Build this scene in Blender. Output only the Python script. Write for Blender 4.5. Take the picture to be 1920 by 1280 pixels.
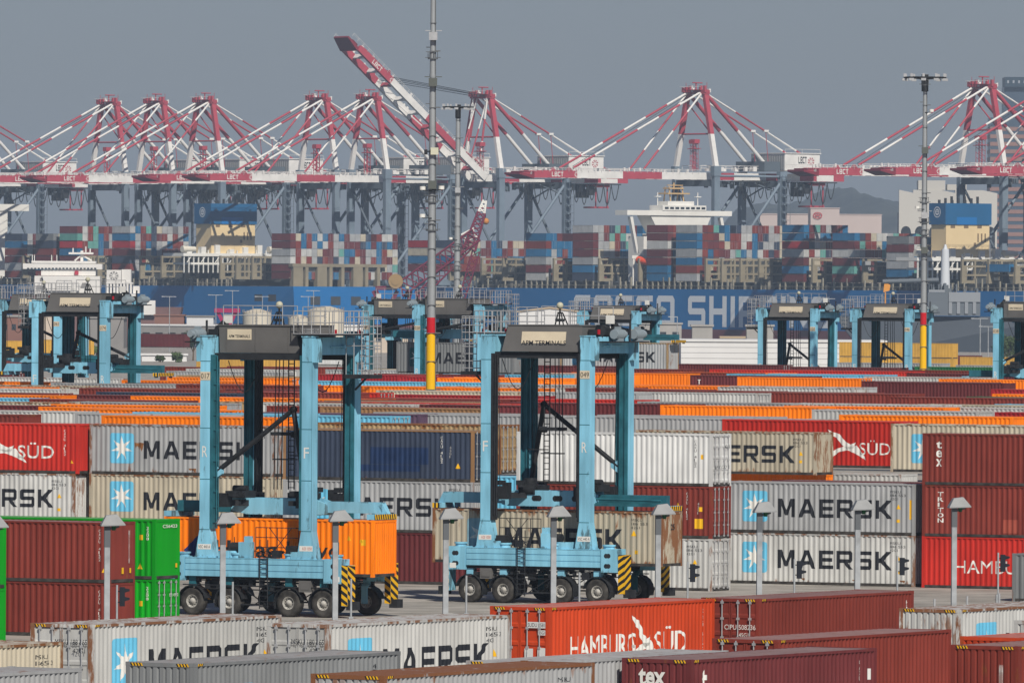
import bpy, bmesh, math, random
from mathutils import Vector, Matrix
R = math.radians
for o in list(bpy.data.objects): bpy.data.objects.remove(o, do_unlink=True)
C = bpy.context.scene.collection
SC = bpy.context.scene
random.seed(7)
# ---------------------------------------------------------------- camera
F = 18000.0            # focal length in pixels of the 1920 px wide photograph
H0 = 17.0              # eye height above the yard
CM = Matrix.Rotation(R(90) - (640 - 530) / F, 4, 'X') @ Matrix.Rotation(0.006, 4, 'Z')
cam_d = bpy.data.cameras.new('camera'); cam = bpy.data.objects.new('camera', cam_d); C.objects.link(cam)
cam.matrix_world = Matrix.Translation((0, 0, H0)) @ CM
cam_d.sensor_width = 36; cam_d.lens = F * 36 / 1920
cam_d.clip_start = 1; cam_d.clip_end = 60000
SC.camera = cam
# ---------------------------------------------------------------- light
SUN_AZ, SUN_EL = 18.0, 41.0
sd = Vector((math.sin(R(SUN_AZ)) * math.cos(R(SUN_EL)), -math.cos(R(SUN_AZ)) * math.cos(R(SUN_EL)), math.sin(R(SUN_EL))))
W = bpy.data.worlds.new('World'); SC.world = W; W.use_nodes = True
nt = W.node_tree; nt.nodes.clear()
sky = nt.nodes.new('ShaderNodeTexSky'); sky.sky_type = 'NISHITA'; sky.sun_disc = False
sky.sun_elevation = R(SUN_EL); sky.sun_rotation = R(180 - SUN_AZ)
sky.air_density = 1.0; sky.dust_density = 0.6; sky.ozone_density = 1.0
hsv = nt.nodes.new('ShaderNodeHueSaturation'); hsv.inputs['Saturation'].default_value = 0.75
bgn = nt.nodes.new('ShaderNodeBackground'); bgn.inputs['Strength'].default_value = 0.05
won = nt.nodes.new('ShaderNodeOutputWorld')
tint = nt.nodes.new('ShaderNodeMix'); tint.data_type = 'RGBA'; tint.blend_type = 'MULTIPLY'; tint.inputs['Factor'].default_value = 1.0; tint.inputs[7].default_value = (0.70, 0.78, 1.04, 1)
nt.links.new(sky.outputs[0], hsv.inputs['Color']); nt.links.new(hsv.outputs[0], tint.inputs[6]); nt.links.new(tint.outputs[2], bgn.inputs['Color']); nt.links.new(bgn.outputs[0], won.inputs['Surface'])
sl = bpy.data.lights.new('sun', 'SUN'); sl.energy = 4.9; sl.angle = R(0.5); sl.color = (1.0, 0.93, 0.83)
so = bpy.data.objects.new('sun', sl); C.objects.link(so); so.rotation_euler = sd.to_track_quat('Z', 'Y').to_euler(); so.location = (0, 0, 300)
SC.view_settings.view_transform = 'Standard'; SC.view_settings.look = 'None'
SC.view_settings.exposure = -0.12; SC.view_settings.gamma = 1.0
SC.render.engine = 'CYCLES'
SC.cycles.max_bounces = 6; SC.cycles.diffuse_bounces = 3; SC.cycles.glossy_bounces = 2; SC.cycles.volume_bounces = 0
SC.cycles.use_denoising = True

# ---------------------------------------------------------------- placing by sight line
def ray(px, py):
    return (CM.to_3x3() @ Vector(((px - 960) / F, (640 - py) / F, -1.0)))
def at(px, py, z):                 # the point of height z seen at a pixel of the photograph
    d = ray(px, py); t = (z - H0) / d.z
    return Vector((d.x * t, d.y * t, z))
def atY(px, py, Y):                # the point at distance Y
    d = ray(px, py); t = Y / d.y
    return Vector((d.x * t, Y, H0 + d.z * t))

# ---------------------------------------------------------------- materials
MATS = {}
def _mat(name):
    m = bpy.data.materials.new(name); m.use_nodes = True
    b = m.node_tree.nodes['Principled BSDF']
    return m, m.node_tree, b
def plain(name, col, rough=0.65, metal=0.0, var=0.0, scale=2.0):
    if name in MATS: return MATS[name]
    m, t, b = _mat(name)
    b.inputs['Roughness'].default_value = rough; b.inputs['Metallic'].default_value = metal
    b.inputs['Base Color'].default_value = (*col, 1); b.inputs['Specular IOR Level'].default_value = 0.2
    if var > 0:
        tc = t.nodes.new('ShaderNodeTexCoord'); n = t.nodes.new('ShaderNodeTexNoise'); n.inputs['Scale'].default_value = scale; n.inputs['Detail'].default_value = 4
        mr = t.nodes.new('ShaderNodeMapRange'); mr.inputs[1].default_value = 0.3; mr.inputs[2].default_value = 0.7
        mr.inputs[3].default_value = 1 - var; mr.inputs[4].default_value = 1 + var
        mx = t.nodes.new('ShaderNodeVectorMath'); mx.operation = 'SCALE'; mx.inputs[0].default_value = col
        t.links.new(tc.outputs['Object'], n.inputs['Vector']); t.links.new(n.outputs[0], mr.inputs[0])
        t.links.new(mr.outputs[0], mx.inputs['Scale']); t.links.new(mx.outputs[0], b.inputs['Base Color'])
    MATS[name] = m
    return m
def paint(name, col, rust=0.2, var=0.12, rough=0.55, rustcol=(0.20, 0.075, 0.025)):
    """weathered steel paint: rain streaks, patchy fading, rust that gathers at the edges of the sheet"""
    if name in MATS: return MATS[name]
    m, t, b = _mat(name); N = t.nodes.new; L = t.links.new
    tc = N('ShaderNodeTexCoord'); oi = N('ShaderNodeObjectInfo')
    off = N('ShaderNodeVectorMath'); off.operation = 'SCALE'; off.inputs[0].default_value = (37, 91, 53); L(oi.outputs['Random'], off.inputs['Scale'])
    co = N('ShaderNodeVectorMath'); co.operation = 'ADD'; L(tc.outputs['Object'], co.inputs[0]); L(off.outputs[0], co.inputs[1])
    st = N('ShaderNodeVectorMath'); st.operation = 'MULTIPLY'; st.inputs[1].default_value = (3.0, 3.0, 0.35); L(co.outputs[0], st.inputs[0])
    n1 = N('ShaderNodeTexNoise'); n1.inputs['Scale'].default_value = 1.0; n1.inputs['Detail'].default_value = 5; L(st.outputs[0], n1.inputs['Vector'])
    n2 = N('ShaderNodeTexNoise'); n2.inputs['Scale'].default_value = 0.35; n2.inputs['Detail'].default_value = 2; L(co.outputs[0], n2.inputs['Vector'])
    a = N('ShaderNodeMath'); a.operation = 'ADD'; L(n1.outputs[0], a.inputs[0]); L(n2.outputs[0], a.inputs[1])
    mr = N('ShaderNodeMapRange'); mr.inputs[1].default_value = 0.7; mr.inputs[2].default_value = 1.3; mr.inputs[3].default_value = 1 - var; mr.inputs[4].default_value = 1 + var; L(a.outputs[0], mr.inputs[0])
    rv = N('ShaderNodeMapRange'); rv.inputs[3].default_value = 0.88; rv.inputs[4].default_value = 1.12; L(oi.outputs['Random'], rv.inputs[0])
    mm = N('ShaderNodeMath'); mm.operation = 'MULTIPLY'; L(mr.outputs[0], mm.inputs[0]); L(rv.outputs[0], mm.inputs[1])
    sc = N('ShaderNodeVectorMath'); sc.operation = 'SCALE'; sc.inputs[0].default_value = col; L(mm.outputs[0], sc.inputs['Scale'])
    src = sc.outputs[0]
    if rust > 0:
        g = N('ShaderNodeSeparateXYZ'); L(tc.outputs['Generated'], g.inputs[0])
        def edge(sock, k):
            p = N('ShaderNodeMath'); p.operation = 'PINGPONG'; p.inputs[1].default_value = 0.5; L(sock, p.inputs[0])
            q = N('ShaderNodeMapRange'); q.inputs[1].default_value = 0.0; q.inputs[2].default_value = k; q.inputs[3].default_value = 1.0; q.inputs[4].default_value = 0.0; L(p.outputs[0], q.inputs[0])
            return q.outputs[0]
        e = N('ShaderNodeMath'); e.operation = 'MAXIMUM'; L(edge(g.outputs['Z'], 0.16), e.inputs[0]); L(edge(g.outputs['X'], 0.035), e.inputs[1])
        s2 = N('ShaderNodeVectorMath'); s2.operation = 'MULTIPLY'; s2.inputs[1].default_value = (2.0, 2.0, 0.6); L(co.outputs[0], s2.inputs[0])
        n3 = N('ShaderNodeTexNoise'); n3.inputs['Scale'].default_value = 1.15; n3.inputs['Detail'].default_value = 7; n3.inputs['Roughness'].default_value = 0.68; L(s2.outputs[0], n3.inputs['Vector'])
        f = N('ShaderNodeMath'); f.operation = 'MULTIPLY_ADD'; f.inputs[1].default_value = 0.17; L(e.outputs[0], f.inputs[0]); L(n3.outputs[0], f.inputs[2])
        th = 0.80 - 0.32 * rust
        rr = N('ShaderNodeMapRange'); rr.inputs[1].default_value = th; rr.inputs[2].default_value = th + 0.09; rr.inputs[4].default_value = min(0.95, 0.6 + 0.5 * rust); L(f.outputs[0], rr.inputs[0])
        mx = N('ShaderNodeMix'); mx.data_type = 'RGBA'; L(rr.outputs[0], mx.inputs['Factor']); L(src, mx.inputs[6]); mx.inputs[7].default_value = (*rustcol, 1)
        src = mx.outputs[2]
    L(src, b.inputs['Base Color']); b.inputs['Roughness'].default_value = rough
    b.inputs['Specular IOR Level'].default_value = 0.12
    MATS[name] = m
    return m

# ---------------------------------------------------------------- mesh collector
class MB:
    def __init__(s): s.v = []; s.f = []; s.m = []; s.sm = []
    def add(s, vs, fs, mi=0, smooth=False):
        b = len(s.v); s.v += [tuple(v) for v in vs]
        for f in fs: s.f.append([b + i for i in f]); s.m.append(mi); s.sm.append(smooth)
    def box(s, x0, x1, y0, y1, z0, z1, mi=0):
        s.add([(x0,y0,z0),(x1,y0,z0),(x1,y1,z0),(x0,y1,z0),(x0,y0,z1),(x1,y0,z1),(x1,y1,z1),(x0,y1,z1)],
              [(0,3,2,1),(4,5,6,7),(0,1,5,4),(1,2,6,5),(2,3,7,6),(3,0,4,7)], mi)
    def loft(s, secs, mi=0, cap=True):            # list of equal-length rings
        n = len(secs[0]); vs = [p for r in secs for p in r]; fs = []
        for k in range(len(secs) - 1):
            for i in range(n):
                j = (i + 1) % n; fs.append((k*n+i, k*n+j, (k+1)*n+j, (k+1)*n+i))
        if cap: fs.append(tuple(reversed(range(n)))); fs.append(tuple((len(secs)-1)*n + i for i in range(n)))
        s.add(vs, fs, mi)
    def bar(s, p, q, w, h=None, mi=0):            # box beam between two points
        h = h or w; p = Vector(p); q = Vector(q); d = (q - p).normalized()
        up = Vector((0,0,1)) if abs(d.z) < 0.95 else Vector((1,0,0))
        a = d.cross(up).normalized(); b = a.cross(d).normalized()
        c = [(-1,-1),(1,-1),(1,1),(-1,1)]
        s.loft([[P + a*(i*w/2) + b*(j*h/2) for i, j in c] for P in (p, q)], mi)
    def tube(s, p, q, r, n=8, mi=0, r2=None, smooth=True):
        p = Vector(p); q = Vector(q); d = (q - p).normalized(); r2 = r if r2 is None else r2
        up = Vector((0,0,1)) if abs(d.z) < 0.95 else Vector((1,0,0))
        a = d.cross(up).normalized(); b = a.cross(d).normalized()
        vs = []
        for P, rr in ((p, r), (q, r2)):
            for k in range(n):
                t = 2*math.pi*k/n; vs.append(P + a*(rr*math.cos(t)) + b*(rr*math.sin(t)))
        s.add(vs, [(k, (k+1) % n, n+(k+1) % n, n+k) for k in range(n)], mi, smooth)
        s.add(vs[:n], [tuple(reversed(range(n)))], mi); s.add(vs[n:], [tuple(range(n))], mi)
    def path(s, pts, r, n=5, mi=0):
        for a, b in zip(pts, pts[1:]): s.tube(a, b, r, n, mi)
    def prism(s, poly, y0, y1, mi=0):             # polygon in x,z pushed along y
        n = len(poly); vs = [(x, y0, z) for x, z in poly] + [(x, y1, z) for x, z in poly]
        s.add(vs, [tuple(range(n)), tuple(reversed(range(n, 2*n)))] + [(i, n+i, n+(i+1) % n, (i+1) % n) for i in range(n)], mi)
    def ball(s, c, r, mi=0, n=10, m=6, sz=1.0):
        vs = [(c[0], c[1], c[2]-r*sz)]; fs = []
        for i in range(1, m):
            ph = math.pi*i/m
            for k in range(n):
                t = 2*math.pi*k/n; vs.append((c[0]+r*math.sin(ph)*math.cos(t), c[1]+r*math.sin(ph)*math.sin(t), c[2]-r*sz*math.cos(ph)))
        vs.append((c[0], c[1], c[2]+r*sz)); T = len(vs)-1
        for k in range(n):
            fs.append((0, 1+(k+1) % n, 1+k)); fs.append((T, 1+(m-2)*n+k, 1+(m-2)*n+(k+1) % n))
            for i in range(m-2): fs.append((1+i*n+k, 1+i*n+(k+1) % n, 1+(i+1)*n+(k+1) % n, 1+(i+1)*n+k))
        s.add(vs, fs, mi, True)
    def mesh(s, name):
        me = bpy.data.meshes.new(name); me.from_pydata(s.v, [], s.f)
        me.polygons.foreach_set('material_index', s.m); me.polygons.foreach_set('use_smooth', s.sm)
        me.update(); return me
    def build(s, name, mats, parent=None):
        me = s.mesh(name)
        bm = bmesh.new(); bm.from_mesh(me); bmesh.ops.recalc_face_normals(bm, faces=bm.faces); bm.to_mesh(me); bm.free()
        return link(name, me, mats, parent)
def link(name, me, mats, parent=None, objslots=False):
    o = bpy.data.objects.new(name, me); C.objects.link(o)
    mats = mats if isinstance(mats, (list, tuple)) else [mats]
    if objslots:
        for i, m in enumerate(mats):
            while len(me.materials) <= i: me.materials.append(None)
            o.material_slots[i].link = 'OBJECT'; o.material_slots[i].material = m
    else:
        for i, m in enumerate(mats):
            if len(me.materials) <= i: me.materials.append(m)
    if parent: o.parent = parent
    return o
def tag(o, label, cat, group=None, kind=None):
    if label: o['label'] = label
    if cat: o['category'] = cat
    if group: o['group'] = group
    if kind: o['kind'] = kind
    return o
def empty(name, loc, yaw=0.0, label=None, cat=None, group=None, scale=1.0):
    o = bpy.data.objects.new(name, None); C.objects.link(o); o.location = loc; o.rotation_euler = (0, 0, yaw); o.empty_display_size = 0.5
    if scale != 1.0: o.scale = (scale,)*3
    return tag(o, label, cat, group)
KIDS = {}
def kids(o): return [c for c in bpy.data.objects if c.parent == o]
def copy_tree(o, parent=None):
    c = o.copy(); C.objects.link(c); c.parent = parent
    for ch in kids(o): copy_tree(ch, c)
    return c

# ---------------------------------------------------------------- lettering
TXT = {}
def text_mesh(txt, bold=0.0, spacing=1.0):
    """flat letters in x,z (cap height 1, left edge at 0)"""
    key = (txt, bold, spacing)
    if key in TXT: return TXT[key]
    cu = bpy.data.curves.new('letters', 'FONT'); cu.body = txt; cu.size = 1; cu.offset = bold; cu.space_character = spacing
    cu.resolution_u = 3; cu.fill_mode = 'FRONT'
    o = bpy.data.objects.new('letters', cu); C.objects.link(o); bpy.context.view_layer.update()
    dg = bpy.context.evaluated_depsgraph_get(); me = bpy.data.meshes.new_from_object(o.evaluated_get(dg))
    bpy.data.objects.remove(o, do_unlink=True); bpy.data.curves.remove(cu)
    xs = [v.co.x for v in me.vertices]; ys = [v.co.y for v in me.vertices]
    vs = [(v.co.x, v.co.y) for v in me.vertices]; fs = [tuple(p.vertices) for p in me.polygons]
    bpy.data.meshes.remove(me)
    TXT[key] = (vs, fs, min(xs), max(xs), min(ys), max(ys))
    return TXT[key]
def flat_shape(name, vs, fs, surf, mat, parent, cuts=None):
    """a painted-on shape: x,z outline laid on surface y = surf(x), cut where the sheet bends"""
    bm = bmesh.new(); bv = [bm.verts.new((x, 0, z)) for x, z in vs]
    for f in fs:
        try: bm.faces.new([bv[i] for i in f])
        except ValueError: pass
    if cuts:
        lo = min(v[0] for v in vs); hi = max(v[0] for v in vs)
        for c in cuts:
            if lo < c < hi:
                bmesh.ops.bisect_plane(bm, geom=bm.verts[:] + bm.edges[:] + bm.faces[:], plane_co=(c, 0, 0), plane_no=(1, 0, 0))
    for v in bm.verts: v.co.y = surf(v.co.x)
    for f in bm.faces:
        f.normal_update()
        if f.normal.y > 0: f.normal_flip()
    me = bpy.data.meshes.new(name); bm.to_mesh(me); bm.free()
    return link(name, me, mat, parent)
def letters(name, txt, x0, x1, z0, z1, surf, mat, parent, bold=0.0, cuts=None, spacing=1.0):
    vs, fs, a, b, c, d = text_mesh(txt, bold, spacing)
    vs = [(x0 + (x-a)/(b-a)*(x1-x0), z0 + (y-c)/(d-c)*(z1-z0)) for x, y in vs]
    return flat_shape(name, vs, fs, surf, mat, parent, cuts)
# ---------------------------------------------------------------- heavy block capitals drawn from their strokes (cap height 1)
def _b(x0, x1, y0, y1): return [(x0,y0),(x1,y0),(x1,y1),(x0,y1)]
BLOCK = {
 'M': (1.10, [[(0,0),(.23,0),(.23,.60),(.28,1),(0,1)], [(.23,.60),(.47,.10),(.55,.10),(.55,.40),(.28,1)], [(.55,.10),(.63,.10),(.87,.60),(.82,1),(.55,.40)], [(.87,0),(1.1,0),(1.1,1),(.82,1),(.87,.60)]]),
 'A': (1.10, [[(0,0),(.24,0),(.33,.22),(.41,.41),(.55,.76),(.55,1),(.40,1)], [(1.10,0),(.70,1),(.55,1),(.55,.76),(.69,.41),(.77,.22),(.86,0)], [(.33,.22),(.77,.22),(.69,.41),(.41,.41)]]),
 'E': (.90, [_b(0,.22,0,1), _b(.22,.9,.8,1), _b(.22,.84,.40,.60), _b(.22,.9,0,.2)]),
 'R': (1.02, [_b(0,.22,0,1), [(.22,.8),(.78,.8),(.78,.55),(1.0,.48),(1.0,.9),(.92,1),(.22,1)], [(.22,.35),(.45,.35),(.70,.35),(.93,.38),(1.0,.48),(.78,.55),(.22,.55)], [(.76,0),(1.04,0),(.70,.35),(.45,.35)]]),
 'S': (.98, [[(.08,.8),(.98,.8),(.98,1),(.10,1),(0,.9),(0,.8)], [(0,.6),(.22,.6),(.22,.8),(0,.8)], [(0,.5),(.08,.4),(.76,.4),(.98,.4),(.98,.5),(.90,.6),(.22,.6),(0,.6)], [(.76,.2),(.98,.2),(.98,.4),(.76,.4)], [(0,0),(.88,0),(.98,.1),(.98,.2),(.76,.2),(0,.2)]]),
 'K': (1.06, [_b(0,.22,0,1), [(.22,.38),(.36,.40),(.76,0),(1.06,0),(.56,.52),(1.02,1),(.70,1),(.34,.64),(.22,.64)]]),
 'C': (.95, [[(0,.12),(.10,0),(.24,0),(.24,1),(.10,1),(0,.88)], _b(.24,.95,.8,1), _b(.24,.95,0,.2)]),
 'O': (1.02, [[(0,.12),(.10,0),(.24,0),(.24,1),(.10,1),(0,.88)], _b(.24,.78,.8,1), _b(.24,.78,0,.2), [(.78,0),(.92,0),(1.02,.12),(1.02,.88),(.92,1),(.78,1)]]),
 'H': (.98, [_b(0,.24,0,1), _b(.24,.74,.4,.6), _b(.74,.98,0,1)]),
 'I': (.24, [_b(0,.24,0,1)]),
 'P': (.96, [_b(0,.24,0,1), _b(.24,.72,.8,1), _b(.24,.72,.34,.54), [(.72,.34),(.86,.34),(.96,.46),(.96,.88),(.86,1),(.72,1)]]),
 'N': (1.0, [_b(0,.24,0,1), [(.24,.66),(.76,0),(.76,.34),(.24,1)], _b(.76,1,0,1)]),
 'G': (1.0, [[(0,.12),(.10,0),(.24,0),(.24,1),(.10,1),(0,.88)], _b(.24,.98,.8,1), _b(.24,.76,0,.2), [(.76,0),(1,0),(1,.55),(.55,.55),(.55,.37),(.76,.37)]]),
 'L': (.85, [_b(0,.24,0,1), _b(.24,.85,0,.2)]),
 'B': (.98, [_b(0,.24,0,1), _b(.24,.74,.82,1), _b(.24,.74,.41,.59), _b(.24,.74,0,.18), [(.74,0),(.9,0),(.98,.1),(.98,.42),(.9,.5),(.98,.58),(.98,.9),(.9,1),(.74,1)]]),
 'T': (.9, [_b(0,.9,.8,1), _b(.33,.57,0,.8)]),
}
_plain_text = text_mesh
def text_mesh(txt, bold=0.0, spacing=1.0):
    if bold != 'block': return _plain_text(txt, bold, spacing)
    key = (txt, 'block')
    if key not in TXT:
        vs, fs, x = [], [], 0.0
        for ch in txt:
            if ch == ' ': x += .55; continue
            w, ps = BLOCK[ch]
            for p in ps: fs.append(tuple(range(len(vs), len(vs)+len(p)))); vs += [(x+a, b) for a, b in p]
            x += w + .22
        TXT[key] = (vs, fs, 0.0, x-.22, 0.0, 1.0)
    return TXT[key]
# ---------------------------------------------------------------- colours
COL = {  # paint of the steel boxes
 'grey': (0.335,0.345,0.35), 'pale': (0.465,0.47,0.455), 'white': (0.60,0.61,0.60), 'cream': (0.46,0.415,0.32), 'darkgrey': (0.185,0.195,0.20),
 'tan': (0.36,0.25,0.13), 'brown': (0.19,0.036,0.026), 'maroon': (0.125,0.028,0.030), 'red': (0.50,0.030,0.020), 'vermilion': (0.50,0.056,0.016),
 'crimson': (0.34,0.020,0.025), 'orange': (0.92,0.21,0.003), 'green': (0.004,0.30,0.012), 'darkgreen': (0.02,0.13,0.05), 'navy': (0.040,0.054,0.088),
 'skyblue': (0.14,0.45,0.64), 'blue': (0.02,0.13,0.27), 'purple': (0.10,0.06,0.10), 'yellow': (0.62,0.36,0.06), 'teal': (0.12,0.32,0.28),
 'tanker': (0.30,0.17,0.08)}
WORD = {'grey': 'grey', 'pale': 'pale grey', 'white': 'white', 'cream': 'cream', 'darkgrey': 'dark grey', 'tan': 'tan', 'brown': 'rust brown', 'maroon': 'maroon',
 'red': 'red', 'vermilion': 'bright red', 'crimson': 'crimson', 'orange': 'orange', 'green': 'bright green', 'darkgreen': 'dark green', 'navy': 'navy blue',
 'skyblue': 'sky blue', 'blue': 'blue', 'purple': 'dark purple', 'yellow': 'yellow', 'teal': 'teal', 'tanker': 'brown'}
def cpaint(c, rust):
    return paint('paint_%s_%d' % (c, round(rust*100)), COL[c], rust, 0.09 if c in ('green',) else 0.17)
M_BLACK = plain('black_lettering', (0.018,0.02,0.026), 0.6)
M_WHITE = plain('white_lettering', (0.70,0.70,0.66), 0.6)
M_STARBLUE = plain('pale_blue_panel', (0.13,0.47,0.68), 0.6, 0, 0.1, 0.8)
M_STARFADE = plain('faded_blue_panel', (0.24,0.42,0.50), 0.6, 0, 0.25, 1.5)
M_GALV = plain('galvanised_steel', (0.42,0.43,0.44), 0.45, 0.3, 0.12, 3)
M_YEL = plain('warning_yellow', (0.75,0.42,0.01), 0.6)
M_BLK = plain('warning_black', (0.02,0.02,0.02), 0.6)
M_RAIL = plain('shaded_base_rail', (0.05,0.046,0.042), .8, 0, .5, 3)  # shadow line between stacked boxes, put into the rail colour
M_DARK = plain('dark_underside', (0.03,0.03,0.03), 0.8)
M_RUBBER = plain('tyre_rubber', (0.026,0.025,0.025), 0.85, 0, 0.3, 2)
CW = 2.438
def prof(L, p=0.325):                      # corrugated side: break points along x and the depth there
    x0, x1 = -L/2 + 0.16, L/2 - 0.16; n = int(round((x1-x0)/p)); q = (x1-x0)/n; pts = []
    for k in range(n):
        a = x0 + k*q
        pts += [(a, 0.0), (a + q*.26, 0.0), (a + q*.5, 1.0), (a + q*.76, 1.0)]
    pts.append((x1, 0.0)); return pts
DEEP = 0.052
def surf_of(L, flat=False, proud=0.006, pitch=0.325):
    P = prof(L, pitch)
    def s(x):
        if flat: return -CW/2 + 0.010 - proud
        for (a, da), (b, db) in zip(P, P[1:]):
            if a <= x <= b: return -CW/2 + 0.010 + DEEP*(da + (db-da)*(x-a)/(b-a)) - proud
        return -CW/2 + 0.010 - proud
    return s
def shell_mb(L, H, mb, smooth_end=False, ends=(1, 1), end_deep=0.045, roof=True, rm=1, pitch=0.325):
    P = prof(L, pitch); z0, z1 = 0.13, H - 0.07
    for sgn in (-1, 1):
        vs = []
        for x, d in P:
            y = sgn*(CW/2 - 0.010 - DEEP*d); vs += [(x, y, z0), (x, y, z1)]
        mb.add(vs, [(2*i, 2*i+2, 2*i+3, 2*i+1) for i in range(len(P)-1)])
    for k, sgn in enumerate((-1, 1)):
        if not ends[k]: continue
        n = 9 if not smooth_end else 22; y0, y1 = -CW/2+0.15, CW/2-0.15; q = (y1-y0)/n; dp = end_deep if not smooth_end else 0.012; vs = []; pts = []
        for i in range(n): a = y0+i*q; pts += [(a,0),(a+q*.55,0),(a+q*.68,1),(a+q*.87,1)]
        pts.append((y1, 0))
        for y, d in pts: x = sgn*(L/2 - 0.015 - dp*d); vs += [(x, y, z0), (x, y, z1)]
        mb.add(vs, [(2*i, 2*i+2, 2*i+3, 2*i+1) for i in range(len(pts)-1)])
    if roof:
        n = int(L/0.42); q = (L-0.3)/n; vs = []
        for i in range(n+1):
            x = -L/2+0.15+i*q; vs += [(x,-CW/2+0.05,H-0.035),(x,CW/2-0.05,H-0.035)]
            if i < n: vs += [(x+q*.6,-CW/2+0.05,H-0.018),(x+q*.6,CW/2-0.05,H-0.018)]
        m = len(vs)//2
        mb.add(vs, [(2*i, 2*i+2, 2*i+3, 2*i+1) for i in range(m-1)], rm)
def frame_mb(L, H, mb, mi=0):
    x, y = L/2, CW/2
    for sx in (-1, 1):
        for sy in (-1, 1):
            a, b = sorted((sx*x, sx*(x-0.17))); c, d = sorted((sy*y, sy*(y-0.15)))
            mb.box(a, b, c, d, 0.12, H-0.12, mi)
            a, b = sorted((sx*(x+0.004), sx*(x-0.178))); c, d = sorted((sy*(y+0.004), sy*(y-0.162)))
            mb.box(a, b, c, d, 0.0, 0.118, mi); mb.box(a, b, c, d, H-0.118, H, mi)
        a, b = sorted((sx*(x-0.002), sx*(x-0.10)))
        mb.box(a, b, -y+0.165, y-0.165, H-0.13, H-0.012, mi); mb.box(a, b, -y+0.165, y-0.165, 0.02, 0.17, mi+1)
    for sy in (-1, 1):
        c, d = sorted((sy*(y-0.001), sy*(y-0.07)))
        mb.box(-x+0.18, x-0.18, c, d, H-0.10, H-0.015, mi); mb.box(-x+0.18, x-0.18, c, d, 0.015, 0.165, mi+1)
    mb.box(-x+0.2, x-0.2, -y+0.1, y-0.1, 0.10, 0.14, mi)
CMESH = {}
def cached(key, fn):
    if key not in CMESH:
        mb = MB(); fn(mb); me = mb.mesh(key[0])
        bm = bmesh.new(); bm.from_mesh(me); bmesh.ops.recalc_face_normals(bm, faces=bm.faces); bm.to_mesh(me); bm.free()
        CMESH[key] = me
    return CMESH[key]
def end_flip(me_fn, sgn):
    return me_fn
def door_leaf_mb(mb, H, side):               # leaf on the +x end, side -1 or +1 along y
    x = 0.0; a, b = (-1.085, -0.012) if side < 0 else (0.012, 1.085)
    z0, z1 = 0.19, H-0.15
    mb.box(x-0.07, x-0.03, a, b, z0, z1)
    for y0, y1 in ((a, a+0.05), (b-0.05, b)): mb.box(x-0.03, x, y0, y1, z0, z1)
    n = 4; h = (z1-z0)/n
    for i in range(n):                       # pressed ribs across the leaf
        zc = z0 + h*i
        mb.add([(x-0.03,a+.05,zc+.02),(x-0.03,b-.05,zc+.02),(x-0.002,b-.05,zc+.07),(x-0.002,a+.05,zc+.07),(x-0.002,a+.05,zc+.17),(x-0.002,b-.05,zc+.17),(x-0.03,b-.05,zc+.23),(x-0.03,a+.05,zc+.23)],
               [(0,1,2,3),(3,2,5,4),(4,5,6,7)])
def lock_bar_mb(mb, H, y):
    mb.tube((0.045, y, 0.10), (0.045, y, H-0.06), 0.024, 6)
    for z in (0.16, 0.75, H*0.5, H-0.75, H-0.16): mb.box(0.0, 0.075, y-0.05, y+0.05, z-0.045, z+0.045)
    mb.box(0.05, 0.075, y-0.02, y+0.30*(1 if y < 0 else -1)*0+0.02, 0.95, 1.3)
def hazard(name, parent, x0, x1, z0, z1, y, n, axis='x'):
    """yellow and black slanted marks on a rail"""
    mb = MB(); q = (x1-x0)/n
    for i in range(n):
        a = x0+q*i
        for k, (u0, u1) in enumerate(((a, a+q*.5), (a+q*.5, a+q))):
            s = q*.45
            pts = [(u0, z0), (u1, z0), (u1+s, z1), (u0+s, z1)]
            vs = [(u, y, z) for u, z in pts] if axis == 'x' else [(y, u, z) for u, z in pts]
            mb.add(vs, [(0,1,2,3)], k)
    return mb.build(name, [M_YEL, M_BLK], parent)
GROUP_Y = 'steel shipping containers stacked in the terminal'
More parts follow.
